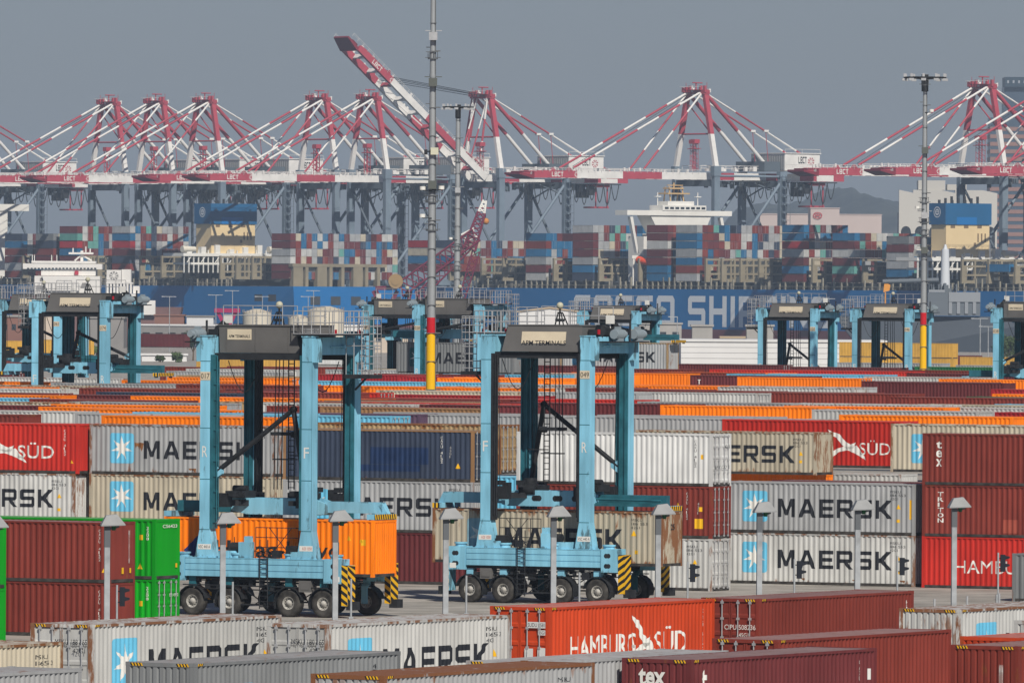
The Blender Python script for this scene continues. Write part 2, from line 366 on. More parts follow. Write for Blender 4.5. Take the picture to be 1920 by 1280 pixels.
def container(loc, yaw, L, H, c, rust, label, end='wall', endside=1, detail=2, group=GROUP_Y, marks=(), smooth_end=False, flat=False, haz=False, framecol=None, rusty_frame=0.0, roof_rust=0.12, pitch=0.325):
    pm = cpaint(c, rust); fm = cpaint(framecol or c, min(1.0, rust + 0.08 + rusty_frame*.45))
    rfm = paint('roof_%s_%d_%d' % (c, round(rust*100), round(roof_rust*100)), tuple(.62*v+.38*w for v, w in zip(COL[c], (.36,.33,.31))), min(1, rust+roof_rust), .15)
    if detail == 1:
        key = ('shipping_container', L, H, 1)
        def fn(mb): shell_mb(L, H, mb, rm=2); frame_mb(L, H, mb, 0)
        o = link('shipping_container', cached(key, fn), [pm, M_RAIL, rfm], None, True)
        o.location = loc; o.rotation_euler = (0, 0, yaw)
        return tag(o, label, 'container', group)
    root = empty('shipping_container', loc, yaw, label, 'container', group)
    ends = (0 if end == 'door' and endside < 0 else 1, 0 if end == 'door' and endside > 0 else 1)
    key = ('corrugated_shell', L, H, ends, smooth_end, pitch)
    link('corrugated_shell', cached(key, lambda mb: shell_mb(L, H, mb, smooth_end, ends, pitch=pitch)), [pm, rfm], root, True)
    key = ('frame', L, H)
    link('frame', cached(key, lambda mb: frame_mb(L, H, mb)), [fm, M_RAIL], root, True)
    rz = 0 if endside > 0 else math.pi
    if end == 'door':
        for sd_ in (-1, 1):
            d = link('door', cached(('door', H, sd_), lambda mb: door_leaf_mb(mb, H, sd_)), [pm], root, True)
            d.location = (endside*(L/2-0.02), 0, 0); d.rotation_euler = (0, 0, rz)
            for y in ((-0.83, -0.33) if sd_ < 0 else (0.33, 0.83)):
                b = link('locking_bar', cached(('locking_bar', H, y), lambda mb: lock_bar_mb(mb, H, y)), [M_GALV], d, True)
    if haz:
        x = L/2
        for u0 in (-CW/2+.18, CW/2-.62):
            h = hazard('hazard_stripe', root, u0, u0+.42, H-0.115, H-0.025, endside*(x+0.003), 4, 'y')
        e = -1 if haz is True else haz
        hazard('hazard_stripe', root, e*x+(0.2 if e < 0 else -0.55), e*x+(0.5 if e < 0 else -0.25), H-0.095, H-0.02, -CW/2-0.004, 3)
    sf = surf_of(L, flat, .006, pitch); cuts = None if flat else [p[0] for p in prof(L, pitch)]
    for m in marks: mark(root, L, H, sf, cuts, endside, *m)
    return root
def star_outline(cx, cz, r, n=7, inner=0.36, rot=90):
    pts = []
    for k in range(2*n):
        a = R(rot) + math.pi*k/n; q = r if k % 2 == 0 else r*inner
        pts.append((cx + q*math.cos(a), cz + q*math.sin(a)))
    return pts
def fan(pts, c):
    vs = [c] + list(pts); n = len(pts)
    return vs, [(0, 1+i, 1+(i+1) % n) for i in range(n)]
def mark(root, L, H, sf, cuts, es, kind, *a):
    e = -L/2
    if kind == 'text':                       # text, from the left end x0..x1, z0..z1, material, bold
        t, x0, x1, z0, z1, m, b = a
        letters('lettering', t, e+x0, e+x1, z0, z1, sf, m, root, b, cuts)
    elif kind == 'column':                   # letters one above the other
        t, x, w, z1, dz, m, b = a
        for i, ch in enumerate(t):
            if ch != ' ': letters('lettering', ch, e+x, e+x+w*(0.35 if ch in 'I1' else 1), z1-dz*(i+.82), z1-dz*i, sf, m, root, b, cuts)
    elif kind == 'star':                     # blue panel with a white seven pointed star
        x0, w, z0, h, m = a; r = 0.16; pts = []
        for cx, cz, a0 in ((x0+w-r, z0+h-r, 0), (x0+r, z0+h-r, 90), (x0+r, z0+r, 180), (x0+w-r, z0+r, 270)):
            for k in range(4): t = R(a0+30*k); pts.append((e+cx+r*math.cos(t), cz+r*math.sin(t)))
        vs, fs = fan(pts, (e+x0+w/2, z0+h/2)); flat_shape('emblem_panel', vs, fs, sf, m, root, cuts)
        vs, fs = fan(star_outline(e+x0+w/2, z0+h/2, h*0.42), (e+x0+w/2, z0+h/2))
        flat_shape('star_emblem', vs, fs, lambda x: sf(x)-0.004, M_WHITE, root, cuts)
    elif kind == 'poly':                     # a filled outline
        name, pts, m = a
        bm = bmesh.new(); f = bm.faces.new([bm.verts.new((e+x, 0, z)) for x, z in pts]); bmesh.ops.triangulate(bm, faces=[f])
        bm.verts.index_update(); vs = [(v.co.x, v.co.z) for v in bm.verts]; fs = [tuple(v.index for v in f.verts) for f in bm.faces]; bm.free()
        flat_shape(name, vs, fs, sf, m, root, cuts)
    elif kind == 'tri':                      # yellow warning triangle
        x, z, s = a
        flat_shape('warning_label', [(e+x-s/2, z), (e+x+s/2, z), (e+x, z+s)], [(0,1,2)], sf, M_YEL, root, cuts)
    elif kind == 'plate':
        x, z, w, h, m = a
        flat_shape('label_panel', [(e+x, z), (e+x+w, z), (e+x+w, z+h), (e+x, z+h)], [(0,1,2,3)], sf, m, root, cuts)
    elif kind == 'endtext':                  # on the visible end, u measured from its left edge
        t, u0, u1, z0, z1, m, b, d = a
        vs, fs, p, q, c, dd = text_mesh(t, b)
        mb = MB(); s = es
        mb.add([(s*(L/2+d), s*(-CW/2+u0+(x-p)/(q-p)*(u1-u0)), z0+(y-c)/(dd-c)*(z1-z0)) for x, y in vs], fs)
        mb.build('lettering', m, root)
    elif kind == 'endplate':
        u, z, w, h, m, d = a; s = es; mb = MB()
        mb.add([(s*(L/2+d), s*(-CW/2+u+i*w), z+j*h) for i, j in ((0,0),(1,0),(1,1),(0,1))], [(0,1,2,3)])
        mb.build('label_panel', m, root)
def star_box(z=0.64, m=None): return ('star', 1.35, 1.59, z, 1.74, m or M_STARBLUE)
def big_word(z=0.92, m=None): return ('text', 'MAERSK', 3.6, 10.78, z, z+1.04, m or M_BLACK, 'block')
def serials(H, m, x=10.55): return [('text', 'MSKU', x+.1, x+.75, H-.52, H-.38, m, 0.0), ('text', '186 553', x+.1, x+1.05, H-.72, H-.58, m, 0.0), ('text', '42G1', x+.1, x+.6, H-.92, H-.78, m, 0.0), ('tri', x+.62, H-1.42, .26), ('plate', x+.52, .72, .17, .17, M_YEL)]
M_RIB = M_WHITE
M_RUST = plain('rust_stain', (0.20,0.085,0.03), .85, 0, .5, 3)
def stain(x, z, w, h): return [('poly','rust_stain',[(x+a*w,z+b*h) for a,b in ((0,1),(.35,.93),(.7,1),(1,.92),(.93,.55),(.86,.2),(.78,.0),(.7,.3),(.6,.52),(.5,.1),(.43,.48),(.3,.62),(.2,.35),(.08,.7))],M_RUST)]
def ribbon(x, z, w, h):                      # the white swallow-tailed streamers between the two words
    f = lambda pts: [(x+a*w, z+b*h) for a, b in pts]
    return [('poly', 'ribbon_emblem', f([(0,1),(.10,.93),(.30,.86),(.46,.62),(.60,.52),(.74,.60),(.66,.40),(.52,.36),(.36,.52),(.24,.72),(.10,.82)]), M_RIB),
            ('poly', 'ribbon_emblem', f([(.02,.74),(.08,.10),(.16,.0),(.14,.12),(.30,.28),(.52,.34),(.74,.22),(1,.02),(.97,.12),(.76,.50),(.60,.44),(.44,.46),(.24,.38),(.12,.28)]), M_RIB)]
# ---------------------------------------------------------------- ground
def sheet(name, pts, z, mat, kind='structure'):
    mb = MB(); mb.add([(x, y, z) for x, y in pts], [tuple(range(len(pts)))]); o = mb.build(name, mat); return tag(o, None, None, None, kind)
def ground_mat():
    m, t, b = _mat('yard_concrete'); N = t.nodes.new; L = t.links.new
    tc = N('ShaderNodeTexCoord')
    n1 = N('ShaderNodeTexNoise'); n1.inputs['Scale'].default_value = 0.25; n1.inputs['Detail'].default_value = 8; n1.inputs['Roughness'].default_value = 0.65; L(tc.outputs['Object'], n1.inputs['Vector'])
    rt = N('ShaderNodeMapping'); rt.inputs['Rotation'].default_value = (0, 0, R(27.5)); rt.inputs['Scale'].default_value = (0.03, 1.9, 1); L(tc.outputs['Object'], rt.inputs['Vector'])
    n2 = N('ShaderNodeTexNoise'); n2.inputs['Scale'].default_value = 1.0; n2.inputs['Detail'].default_value = 5; L(rt.outputs[0], n2.inputs['Vector'])
    a = N('ShaderNodeMath'); a.operation = 'ADD'; L(n1.outputs[0], a.inputs[0]); L(n2.outputs[0], a.inputs[1])
    n2.inputs['Roughness'].default_value = 0.7
    cr = N('ShaderNodeValToRGB'); cr.color_ramp.elements[0].position = 0.39; cr.color_ramp.elements[0].color = (0.16,0.148,0.128,1)
    cr.color_ramp.elements[1].position = 0.62; cr.color_ramp.elements[1].color = (0.47,0.44,0.39,1)
    h = N('ShaderNodeMath'); h.operation = 'MULTIPLY'; h.inputs[1].default_value = 0.5; L(a.outputs[0], h.inputs[0]); L(h.outputs[0], cr.inputs[0])
    L(cr.outputs[0], b.inputs['Base Color']); b.inputs['Roughness'].default_value = 0.85
    return m
sheet('ground', [(-700, 150), (900, 150), (900, 2450), (-700, 2450)], 0.0, ground_mat())
def sea_mat():
    m, t, b = _mat('harbour_water'); b.inputs['Base Color'].default_value = (0.03,0.05,0.06,1); b.inputs['Roughness'].default_value = 0.15
    n = t.nodes.new('ShaderNodeTexNoise'); n.inputs['Scale'].default_value = 0.4; bu = t.nodes.new('ShaderNodeBump'); bu.inputs['Strength'].default_value = 0.4
    tc = t.nodes.new('ShaderNodeTexCoord'); t.links.new(tc.outputs['Object'], n.inputs['Vector']); t.links.new(n.outputs[0], bu.inputs['Height']); t.links.new(bu.outputs[0], b.inputs['Normal'])
    return m
sheet('water', [(-1900, -60), (1900, -60), (1900, 11800), (-1900, 11800)], -4.0, sea_mat())

# ---------------------------------------------------------------- the middle rows: long sides 27.5 degrees off the picture plane
YM = R(-27.5); MX = Vector((math.cos(YM), math.sin(YM), 0)); MY = Vector((-math.sin(YM), math.cos(YM), 0))
def mid(px, D, z, L, H, c, rust, label, **k):
    """px = the corner between the long side and the right hand end, standing at distance D"""
    p = atY(px, 800, D); corner = Vector((p.x, D, z))
    return container(corner - MX*(L/2) + MY*(CW/2), YM, L, H, c, rust, label, **k)
def Dof(s): return F/s
L40, L45, L20, HC, HS = 12.192, 13.716, 6.058, 2.896, 2.591
BK = M_BLACK; WT = M_WHITE
def sidecode(x, H, m=None, n='CAXU 4152', z=None): return [('column', n, x, .13, z or H-.35, .17, m or WT, 0.0)]
G1 = 'containers of the front rows of the yard'
T = [ # px corner, distance, z, L, H, colour, rust, label, options
 (147, 556, 2*HC, L40, HC, 'red', .10, 'red container with white ribbon and lettering, top of its stack at the left edge', dict(end='wall', marks=ribbon(5.6, .55, 3.1, 1.75)+[('text','SÜD',8.1,10.55,.85,1.78,WT,.01)]+sidecode(11.2,HC)+[('tri',11.75,.6,.2)])),
 (140, 556, HC, L40, HC, 'pale', .35, 'pale grey lettered container under the red one at the left edge', dict(marks=[star_box(), big_word()]+serials(HC,BK), rusty_frame=.5)),
 (140, 556, 0, L40, HC, 'brown', .1, 'rust brown container at the foot of the far left stack', {}),
 (513, 551, 2*HC, L40, HC, 'grey', .42, 'grey star panel container with a rust stain by its letters, above its beige twin', dict(marks=[star_box(), big_word()]+serials(HC,BK)+stain(2.98,1.35,.62,.5)+stain(6.6,.2,.5,.2)+stain(7.6,.2,.4,.16), rusty_frame=.35)),
 (513, 551, HC, L40, HC, 'cream', .36, 'beige star panel container half hidden by the left blue carrier', dict(marks=[star_box(.75), big_word(.85)]+serials(HC,BK), rusty_frame=.4)),
 (513, 551, 0, L40, HC, 'maroon', .1, 'maroon container lowest in the stack behind the green boxes', {}),
 (888, 539, 2*HC, L40, HC, 'navy', .16, 'navy blue container with a darker blue repainted patch on its side', dict(end='door', marks=[('plate',5.6,.95,3.7,.95,plain('repaint_blue',(0.012,0.030,0.085),.6,0,.2,1.2)), ('plate',4.4,.55,4.4,.36,plain('repaint_blue',(0.012,0.030,0.085)))]+sidecode(10.1,HC)+sidecode(10.65,HC,n='45G1',z=HC-.9)+[('tri',11.2,.75,.3)], framecol='tanker')),
 (888, 539, HC, L40, HC, 'grey', .10, 'grey lettered container directly under the navy one', dict(marks=[star_box(), big_word()]+serials(HC,BK))),
 (888, 539, 0, L40, HC, 'maroon', .06, 'maroon container on the ground under the grey one behind the left carrier', dict()),
 (1335, 531.5, 2*HC, L40, HC, 'white', .06, 'clean white container with white doors, top of the stack behind the right carrier', dict(end='door', marks=sidecode(11.1,HC,BK)+[('plate',11.5,1.5,.14,.25,M_YEL),('endtext','JAY CO 2',.25,2.1,.95,1.15,BK,.0,.07),('endtext','4213',1.5,2.1,2.1,2.3,BK,0,.07)])),
 (1335, 531.5, HC, L40, HC, 'brown', .12, 'rust brown container under the clean white one', dict(end='door', marks=sidecode(10.6,HC)+sidecode(11.3,HC,n='45G1',z=HC-.9)+[('tri',10.1,1.7,.3),('plate',11.15,.55,.5,.55,M_YEL),('plate',11.4,1.5,.2,.25,M_YEL)])),
 (1335, 531.5, 0, L40, HC, 'pale', .3, 'pale grey container with weathered doors on the ground beside the twin star stack', dict(end='door', marks=serials(HC,BK))),
 (1716, 541, HC, L40, HC, 'grey', .08, 'grey star panel container on top of its twin near the street lamps', dict(marks=[star_box(), big_word()]+serials(HC,BK)+[('plate',11.85,.9,.12,1.1,M_YEL)])),
 (1716, 541, 0, L40, HC, 'pale', .32, 'pale grey star panel container on the concrete under its twin, rust at the foot', dict(marks=[star_box(), big_word()]+serials(HC,BK)+stain(11.25,.2,.35,.16)+stain(8.3,.2,.3,.14)+stain(5.1,.2,.25,.18), rusty_frame=.4)),
 (2102, 534.6, 2*HC, L40, HC, 'brown', .12, 'rust brown container with small white upright letters, top of the right edge stack', dict(marks=[('column','tex',.85,.35,2.45,.5,WT,.02)])),
 (2102, 534.6, HC, L40, HC, 'brown', .10, 'rust brown container with tall white letters reading downward on the right edge', dict(marks=[('column','TRITON',.95,.36,2.5,.295,WT,.02),('plate',5.0,.25,.9,.75,plain('bare_red',(0.32,0.07,0.045),.6))])),
 (2102, 534.6, 0, L40, HC, 'red', .08, 'red container with white letters at the foot of the right edge stack', dict(marks=[('text','HAMBURG SÜD',2.05,9.9,.85,1.75,WT,.0)])),
 (2290, 512, 0, L40, HS, 'darkgrey', .12, 'low dark grey container with faint white letters on the ground at the right edge', dict(marks=[('text','ALRS',1.9,2.9,1.95,2.15,WT,.0)])),
 # second line, seen over and between the first
 (1530, 580, HS+HC, L40, HS, 'cream', .42, 'weathered beige lettered container with a rusty blank end, right of the white one', dict(marks=[star_box(.5), big_word(.72)]+serials(HS,BK), smooth_end=True, rusty_frame=.3)),
 (1530, 582, HC, L40, HS, 'orange', .1, 'orange container whose roof edge shows under the weathered beige one', dict(detail=1)),
 (1690, 586, 2*HC, L40, HC, 'red', .10, 'red container with white ribbon and letters between two beige ones', dict(marks=ribbon(7.2, .45, 2.6, 1.9)+[('text','SÜD',9.35,11.45,.82,1.72,WT,.0)])),
 (1690, 600, HS, L40, HS, 'pale', .25, 'pale grey container whose side shows below the red ribbon one', dict(detail=1)),
 (2018, 571, 2*HC, L40, HC, 'cream', .32, 'beige star panel container cut off by the brown right edge stack', dict(marks=[star_box(.55), big_word()], rusty_frame=.3)),
 (1800, 560, HC, L40, HS, 'maroon', .1, 'maroon container lying behind the upper grey star box', dict(detail=1)),
 (938, 562, 2*HC, L40, HC, 'tan', .6, 'tan container with streaked rusty doors behind the right carrier', dict(end='door', rusty_frame=.4)),
 (980, 556, HC, L20, HC, 'skyblue', .1, 'sky blue short container behind the leg of the right carrier', dict(detail=1)),
 # the left foreground stack
 (207, 457, HS, L40, HC, 'brown', .08, 'upper rust brown container of the stack at lower left', dict(marks=sidecode(11.55,HC)+[('tri',11.85,.5,.2),('endtext','TRLU 5137',1.75,1.88,.9,2.5,WT,0,.03),('endplate',1.1,.42,.2,.3,M_YEL,.03),('endplate',1.85,.45,.16,.24,M_YEL,.03)], smooth_end=True)),
 (207, 457, 0, L40, HS, 'brown', .10, 'lower rust brown container of the stack at lower left', dict(marks=sidecode(11.55,HS)+[('tri',11.85,.5,.2)], smooth_end=True)),
 (292, 463, HS, L40, HC, 'green', .0, 'bright green container with a smooth end, on top of the other green one', dict(marks=sidecode(11.7,HC,n='2208')+[('tri',11.35,.5,.3),('plate',11.3,1.9,.2,.25,M_YEL),('endtext','CS6423',.7,2.1,HC-.42,HC-.26,WT,0.01,.03),('endplate',1.95,.55,.18,.2,M_YEL,.03)], smooth_end=True)),
 (292, 463, 0, L40, HS, 'green', .0, 'bright green container with ribbed doors and locking bars by the left carrier', dict(end='door', marks=sidecode(11.7,HS,n='2208')+[('plate',11.3,1.3,.2,.25,M_YEL),('endtext','DR 4512',1.35,2.2,1.75,1.9,WT,0,.05)])),
 (-37, 447, HS, L40, HC, 'green', .0, 'bright green container end at the left picture edge, upper', dict(smooth_end=True)),
 (-37, 447, 0, L40, HS, 'green', .0, 'green container end at the left picture edge, lower', dict(smooth_end=True)),
]
for px, D, z, L, H, c, rust, lab, k in T:
    mid(px, D, z, L, H, c, rust, lab, group=G1, **k)

# ---------------------------------------------------------------- foreground rows: long sides turned 60 degrees, doors to the left
YF = R(60); FX = Vector((math.cos(YF), math.sin(YF), 0)); FY = Vector((-math.sin(YF), math.cos(YF), 0))
def fore(px, py, z, H, c, rust, label, L=L40, **k):
    """px,py = top corner between the left hand end and the long side"""
    p = at(px, py, z + H); corner = Vector((p.x, p.y, z))
    return container(corner + FX*(L/2) + FY*(CW/2), YF, L, H, c, rust, label, endside=-1, group=GF, pitch=.265, **k)
GF = 'containers of the nearest rows'
def mdoor(m=BK, a='MSKU 188 865', b='42G1'): return [('endtext',a,1.0,2.28,2.2,2.38,m,0,.035),('endtext',b,1.7,2.2,1.92,2.08,m,0,.035)]
P_LBL = plain('label_white', (0.62,0.62,0.60), .6); P_BLU = plain('label_blue', (0.20,0.45,0.58), .6)
fore(172, 1170, HC-.3, HC, 'pale', .34, 'weathered pale grey container with grey doors and star panel, at lower left', end='door', haz=True, rusty_frame=.55, marks=[star_box(), big_word()]+serials(HC,BK)+mdoor()+[('endplate',.35,1.05,.35,.4,P_BLU,.035)])
fore(616, 1170, HC-.3, HC, 'pale', .24, 'pale grey star panel container with doors behind the neighbour at lower left', end='door', rusty_frame=.5, marks=[star_box(), big_word()]+serials(HC,BK)+mdoor(BK,'MSKU 180 865','42G1')+[('endplate',.55,1.1,.35,.4,P_BLU,.035),('endplate',1.35,1.1,.3,.35,P_LBL,.035)])
fore(1030, 1138, HC-.3, HC, 'vermilion', .08, 'bright red container with red doors and white ribbon lettering in the lower middle', end='door', haz=True, rusty_frame=.1, marks=[('text','HAMBURG',1.6,6.35,.95,1.82,WT,.0),('text','SÜD',7.75,10.1,1.0,2.0,WT,.0)]+ribbon(6.05,.55,1.9,1.95)+sidecode(11.3,HC)+[('endplate',1.55,2.15,.75,.22,P_LBL,.035),('endplate',2.0,1.9,.3,.18,P_LBL,.035),('endplate',1.45,1.0,.35,.42,P_LBL,.035),('endplate',1.98,1.0,.32,.45,P_LBL,.035),('endtext','SUDU 8581',1.58,2.28,2.19,2.33,BK,0,.038),('endtext','45G1',2.03,2.28,1.93,2.05,BK,0,.038)])
fore(1424, 1122, HC-.3, HC, 'brown', .05, 'plain rust brown container with maroon doors right of the bright red one', end='door', haz=True, marks=[('endtext','CIPU 508236',1.0,2.3,1.75,1.93,WT,0,.035),('endtext','45G1',1.6,2.0,1.48,1.63,WT,0,.035),('endplate',1.75,.85,.4,.3,P_LBL,.035)]+sidecode(11.6,HC,n='45'))
fore(1800, 1142, HC-.3, HC, 'pale', .40, 'pale container with a ribbed rusty blank end and star panel at lower right', end='wall', haz=True, rusty_frame=.6, marks=[star_box(), big_word()]+[('endtext','A',1.15,1.4,1.55,1.85,BK,.02,.03)])
fore(364, 1243, HC, HS, 'darkgrey', .06, 'dark grey container with ribbed blank end in the lower left foreground', haz=True, marks=[('plate',1.6,.4,1.8,1.5,plain('sky_blue_patch',(0.05,0.42,0.70)))]+sidecode(10.6,HS,BK,'45G1'))
fore(720, 1266, HC, HC, 'grey', .46, 'grey container with rust streaked roof and end at the bottom centre', haz=True, rusty_frame=1.1, roof_rust=.5, marks=serials(HC,BK,10.0))
fore(1004, 1241, HS, HC, 'grey', .10, 'light grey container behind the rusty one, nearly hidden', haz=True)
fore(1296, 1236, HC, HS, 'maroon', .07, 'maroon container with a white word on its ribbed end at the bottom', haz=True, marks=[('endtext','tex',.60,1.55,1.76,2.30,WT,.03,.02),('text','t',.72,1.05,1.5,2.25,WT,.03)]+sidecode(11.0,HS)+[('plate',11.6,1.6,.2,.35,P_LBL)])
fore(1459, 1199, HS, HC, 'brown', .05, 'rust brown container with dark doors between two brown roofs at lower right', end='door', haz=True, marks=[('plate',.9,1.9,1.6,.3,plain('blue_sticker',(0.03,0.03,0.25)))])
fore(1910, 1211, HC, HS, 'brown', .12, 'rust brown container with deep ribbed end in the lower right corner', haz=True, marks=[('endtext','CKSU 3002',1.75,1.9,.3,2.0,WT,0,.03)])
fore(1921, 1195, HS, HS, 'vermilion', .1, 'orange red container whose roof edge shows beside the lower right corner')
fore(-283, 1224, HC-.3, HC, 'cream', .36, 'cream container with a rusty corner post at the lower left edge', rusty_frame=.6, marks=[star_box(), big_word()]+serials(HC,BK))
fore(-290, 1278, HC, HC, 'grey', .12, 'grey container roof in the lower left corner', marks=serials(HC,BK))
fore(2020, 1165, HC-.3, HC, 'pale', .3, 'pale container at the right edge behind the rusty blank end one')
# ---------------------------------------------------------------- straddle carriers
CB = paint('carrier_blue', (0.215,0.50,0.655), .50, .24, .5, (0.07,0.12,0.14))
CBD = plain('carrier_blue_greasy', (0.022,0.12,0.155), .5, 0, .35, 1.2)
CGREY = plain('housing_grey', (0.125,0.122,0.118), .5, 0, .12, .8)
CSIGN = plain('sign_cream', (0.62,0.54,0.40), .6, 0, .08, 1.5)
CBLK = plain('machine_black', (0.022,0.024,0.027), .55, 0, .3, 3)
CMOT = plain('motor_grey', (0.24,0.29,0.32), .45)
CRIM = plain('wheel_rim', (0.36,0.35,0.32), .6, 0, .35, 6)
CTREAD = plain('tyre_dusty', (0.050,0.047,0.043), .9, 0, .6, 2.5)
CRED = plain('beacon_red', (0.35,0.01,0.02), .4)
def carrier(name, loc, yaw, label, hoist=0.0, reach=6.7, scale=1.0, number='049', simple=False):
    root = empty(name, loc, yaw, label, 'straddle carrier', 'blue straddle carriers on the terminal', scale)
    P = lambda n, m, f, par=None: (lambda mb: (f(mb), mb.build(n, m, par or root))[1])(MB())
    LX, LY = 2.95, 2.3
    # four legs, flared at the foot; the sides towards the load carry greasy guide rails and cable trays
    for sx in (-1, 1):
        for sy in (-1, 1):
            def leg(mb):
                secs = []
                for z, w, d in ((2.94,1.06,.62),(3.15,1.02,.62),(4.35,.60,.60),(14.17,.58,.60)):
                    x, y = sx*LX, sy*LY
                    secs.append([(x-w/2,y-d/2,z),(x+w/2,y-d/2,z),(x+w/2,y+d/2,z),(x-w/2,y+d/2,z)])
                mb.loft(secs)
                mb.box(sx*LX-.56, sx*LX+.56, sy*LY-.36, sy*LY+.36, 2.94, 3.0)
            lg = P('leg', CB, leg)
            def rail(mb):
                yi = sy*(LY-.30); a, b = sorted((yi, yi-sy*.10)); mb.box(sx*LX-.25, sx*LX+.25, a, b, 4.4, 13.2)
                for u in (-.2, .12):
                    a, b = sorted((yi-sy*.10, yi-sy*.2)); mb.box(sx*LX+u, sx*LX+u+.08, a, b, 4.4, 13.2)
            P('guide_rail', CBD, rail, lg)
            P('seam', CBD, lambda mb: [mb.box(sx*LX-.296, sx*LX+.296, min(sy*(LY+.295),sy*(LY+.306)), max(sy*(LY+.295),sy*(LY+.306)), z, z+.035) for z in (4.34, 6.9, 9.5, 12.9)] + [mb.box(sx*LX-.30, sx*LX-.288, min(sy*(LY+.295),sy*(LY+.306)), max(sy*(LY+.295),sy*(LY+.306)), 4.4, 12.85)], lg)
            def tray(mb):
                xi = sx*(LX-.30); a, b = sorted((xi, xi-sx*.13)); mb.box(a, b, sy*LY-.30, sy*LY+.30, 4.4, 13.25)
                for k in range(11):
                    z = 4.7+k*.78; a, b = sorted((xi-sx*.13, xi-sx*.18)); mb.box(a, b, sy*LY-.3, sy*LY+.22, z, z+.07)
                mb.tube((xi-sx*.2, sy*LY-.22, 4.6), (xi-sx*.2, sy*LY-.22, 13.2), .035, 5); mb.tube((xi-sx*.22, sy*LY, 4.6), (xi-sx*.22, sy*LY, 13.2), .045, 5)
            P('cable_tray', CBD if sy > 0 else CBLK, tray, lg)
            # letters and number plates on the outer face
            yo = sy*(LY+.305)
            def txt(t, u0, u1, z0, z1, m, par, d=0.0, nm='leg_letter'):
                vs, fs, p, q, c, dd = text_mesh(t, .0); mb = MB()
                mb.add([(-sy*(u0+(x-p)/(q-p)*(u1-u0))+sx*LX, yo+sy*d, z0+(y-c)/(dd-c)*(z1-z0)) for x, y in vs], fs); return mb.build(nm, m, par)
            txt('F' if sx < 0 else 'R', -.16, .14, 8.05, 8.6, M_WHITE, lg, .004)
            if sx > 0:
                P('number_plate', CSIGN, lambda mb: mb.box(sx*LX-.285, sx*LX+.285, min(yo,yo+sy*.012), max(yo,yo+sy*.012), 11.95, 12.38), lg)
                txt(number, -.25, .25, 12.03, 12.3, M_BLACK, lg, .016, 'number_lettering')
            P('foot_plate', M_WHITE, lambda mb: mb.box(sx*LX-.38, sx*LX+.38, min(yo,yo+sy*.012), max(yo,yo+sy*.012), 3.35, 3.62), lg)
            if sx > 0: txt('VSC 440 A', -.34, .34, 3.41, 3.56, M_BLACK, lg, .016, 'plate_lettering')
            else: txt('A20 1050', -.22, .34, 3.41, 3.56, plain('plate_red', (0.45,0.06,0.04)), lg, .016, 'plate_lettering')
    for sx in (-1, 1):                       # end portals over the load
        def portal(mb):
            mb.box(sx*LX-.29, sx*LX+.29, -LY+.302, LY-.302, 13.28, 14.17)
            for sy in (-1, 1): mb.box(sx*LX-.32, sx*LX+.32, sy*LY-.33, sy*LY+.33, 14.172, 14.24); mb.box(sx*(LX+.291) if sx > 0 else -LX-.55, LX+.55 if sx > 0 else -LX-.291, sy*LY-.28, sy*LY+.28, 12.9, 14.1)
            mb.tube((sx*(LX+.42), -1.3, 13.7), (sx*(LX+.42), .9, 13.7), .035, 6); mb.box(sx*(LX+.3) if sx>0 else -LX-.5, LX+.5 if sx>0 else -LX-.3, -.6, -.45, 13.6, 13.8)
        P('portal_beam', CB, portal)
    for sy in (-1, 1):
        P('top_beam', CBLK, lambda mb: mb.box(-LX+.302, LX-.302, sy*1.95-.22, sy*1.95+.22, 13.0, 13.34))
    # engine housing between the portals
    def housing(mb):
        z0, z1 = 13.36, 14.75
        mb.loft([[(-2.15,-2.34,z0),(2.50,-2.34,z0),(2.50,1.92,z0),(-2.15,1.92,z0)], [(-1.9,-2.12,z1-.02),(2.55,-2.12,z1-.02),(2.55,1.92,z1-.02),(-1.9,1.92,z1-.02)]])
        mb.box(-1.95, 2.6, -2.16, 1.98, z1-.018, z1+.03)
        mb.box(.40, .43, 1.922, 1.95, z0+.1, z1-.1); mb.box(2.1, 2.13, 1.922, 1.94, z0+.1, z1-.1); mb.box(-1.5, -1.47, 1.922, 1.94, z0+.1, z1-.1)
    hs = P('engine_housing', CGREY, housing)
    def lean(z): return -2.34 + .22*(z-13.36)/1.37
    def sign(mb):
        z0, z1 = 13.80, 14.42
        mb.add([(-1.02,lean(z0)-.012,z0),(1.62,lean(z0)-.012,z0),(1.62,lean(z1)-.012,z1),(-1.02,lean(z1)-.012,z1)], [(0,1,2,3)])
    P('sign_panel', CSIGN, sign, hs)
    vs, fs, p, q, c, dd = text_mesh('APM TERMINALS', .012)
    def word(x0, x1, z0, z1, f, nm='sign_lettering'):
        mb = MB(); mb.add([(x0+(x-p)/(q-p)*(x1-x0), f(z0+(y-c)/(dd-c)*(z1-z0)), z0+(y-c)/(dd-c)*(z1-z0)) for x, y in vs], fs); mb.build(nm, M_BLACK, hs)
    word(-1.0, 1.64, 13.70, 13.95, lambda z: lean(z)-.018)
    P('sign_panel', CSIGN, lambda mb: mb.box(.65, 2.05, 1.93, 1.945, 14.02, 14.56), hs)
    word(1.97, .73, 14.12, 14.27, lambda z: 1.95)
    def louver(mb):
        for k in range(9): mb.box(-2.9, -2.2, 1.3, 1.6, 13.5+k*.13, 13.55+k*.13)
    P('louvre', M_GALV, louver, hs)
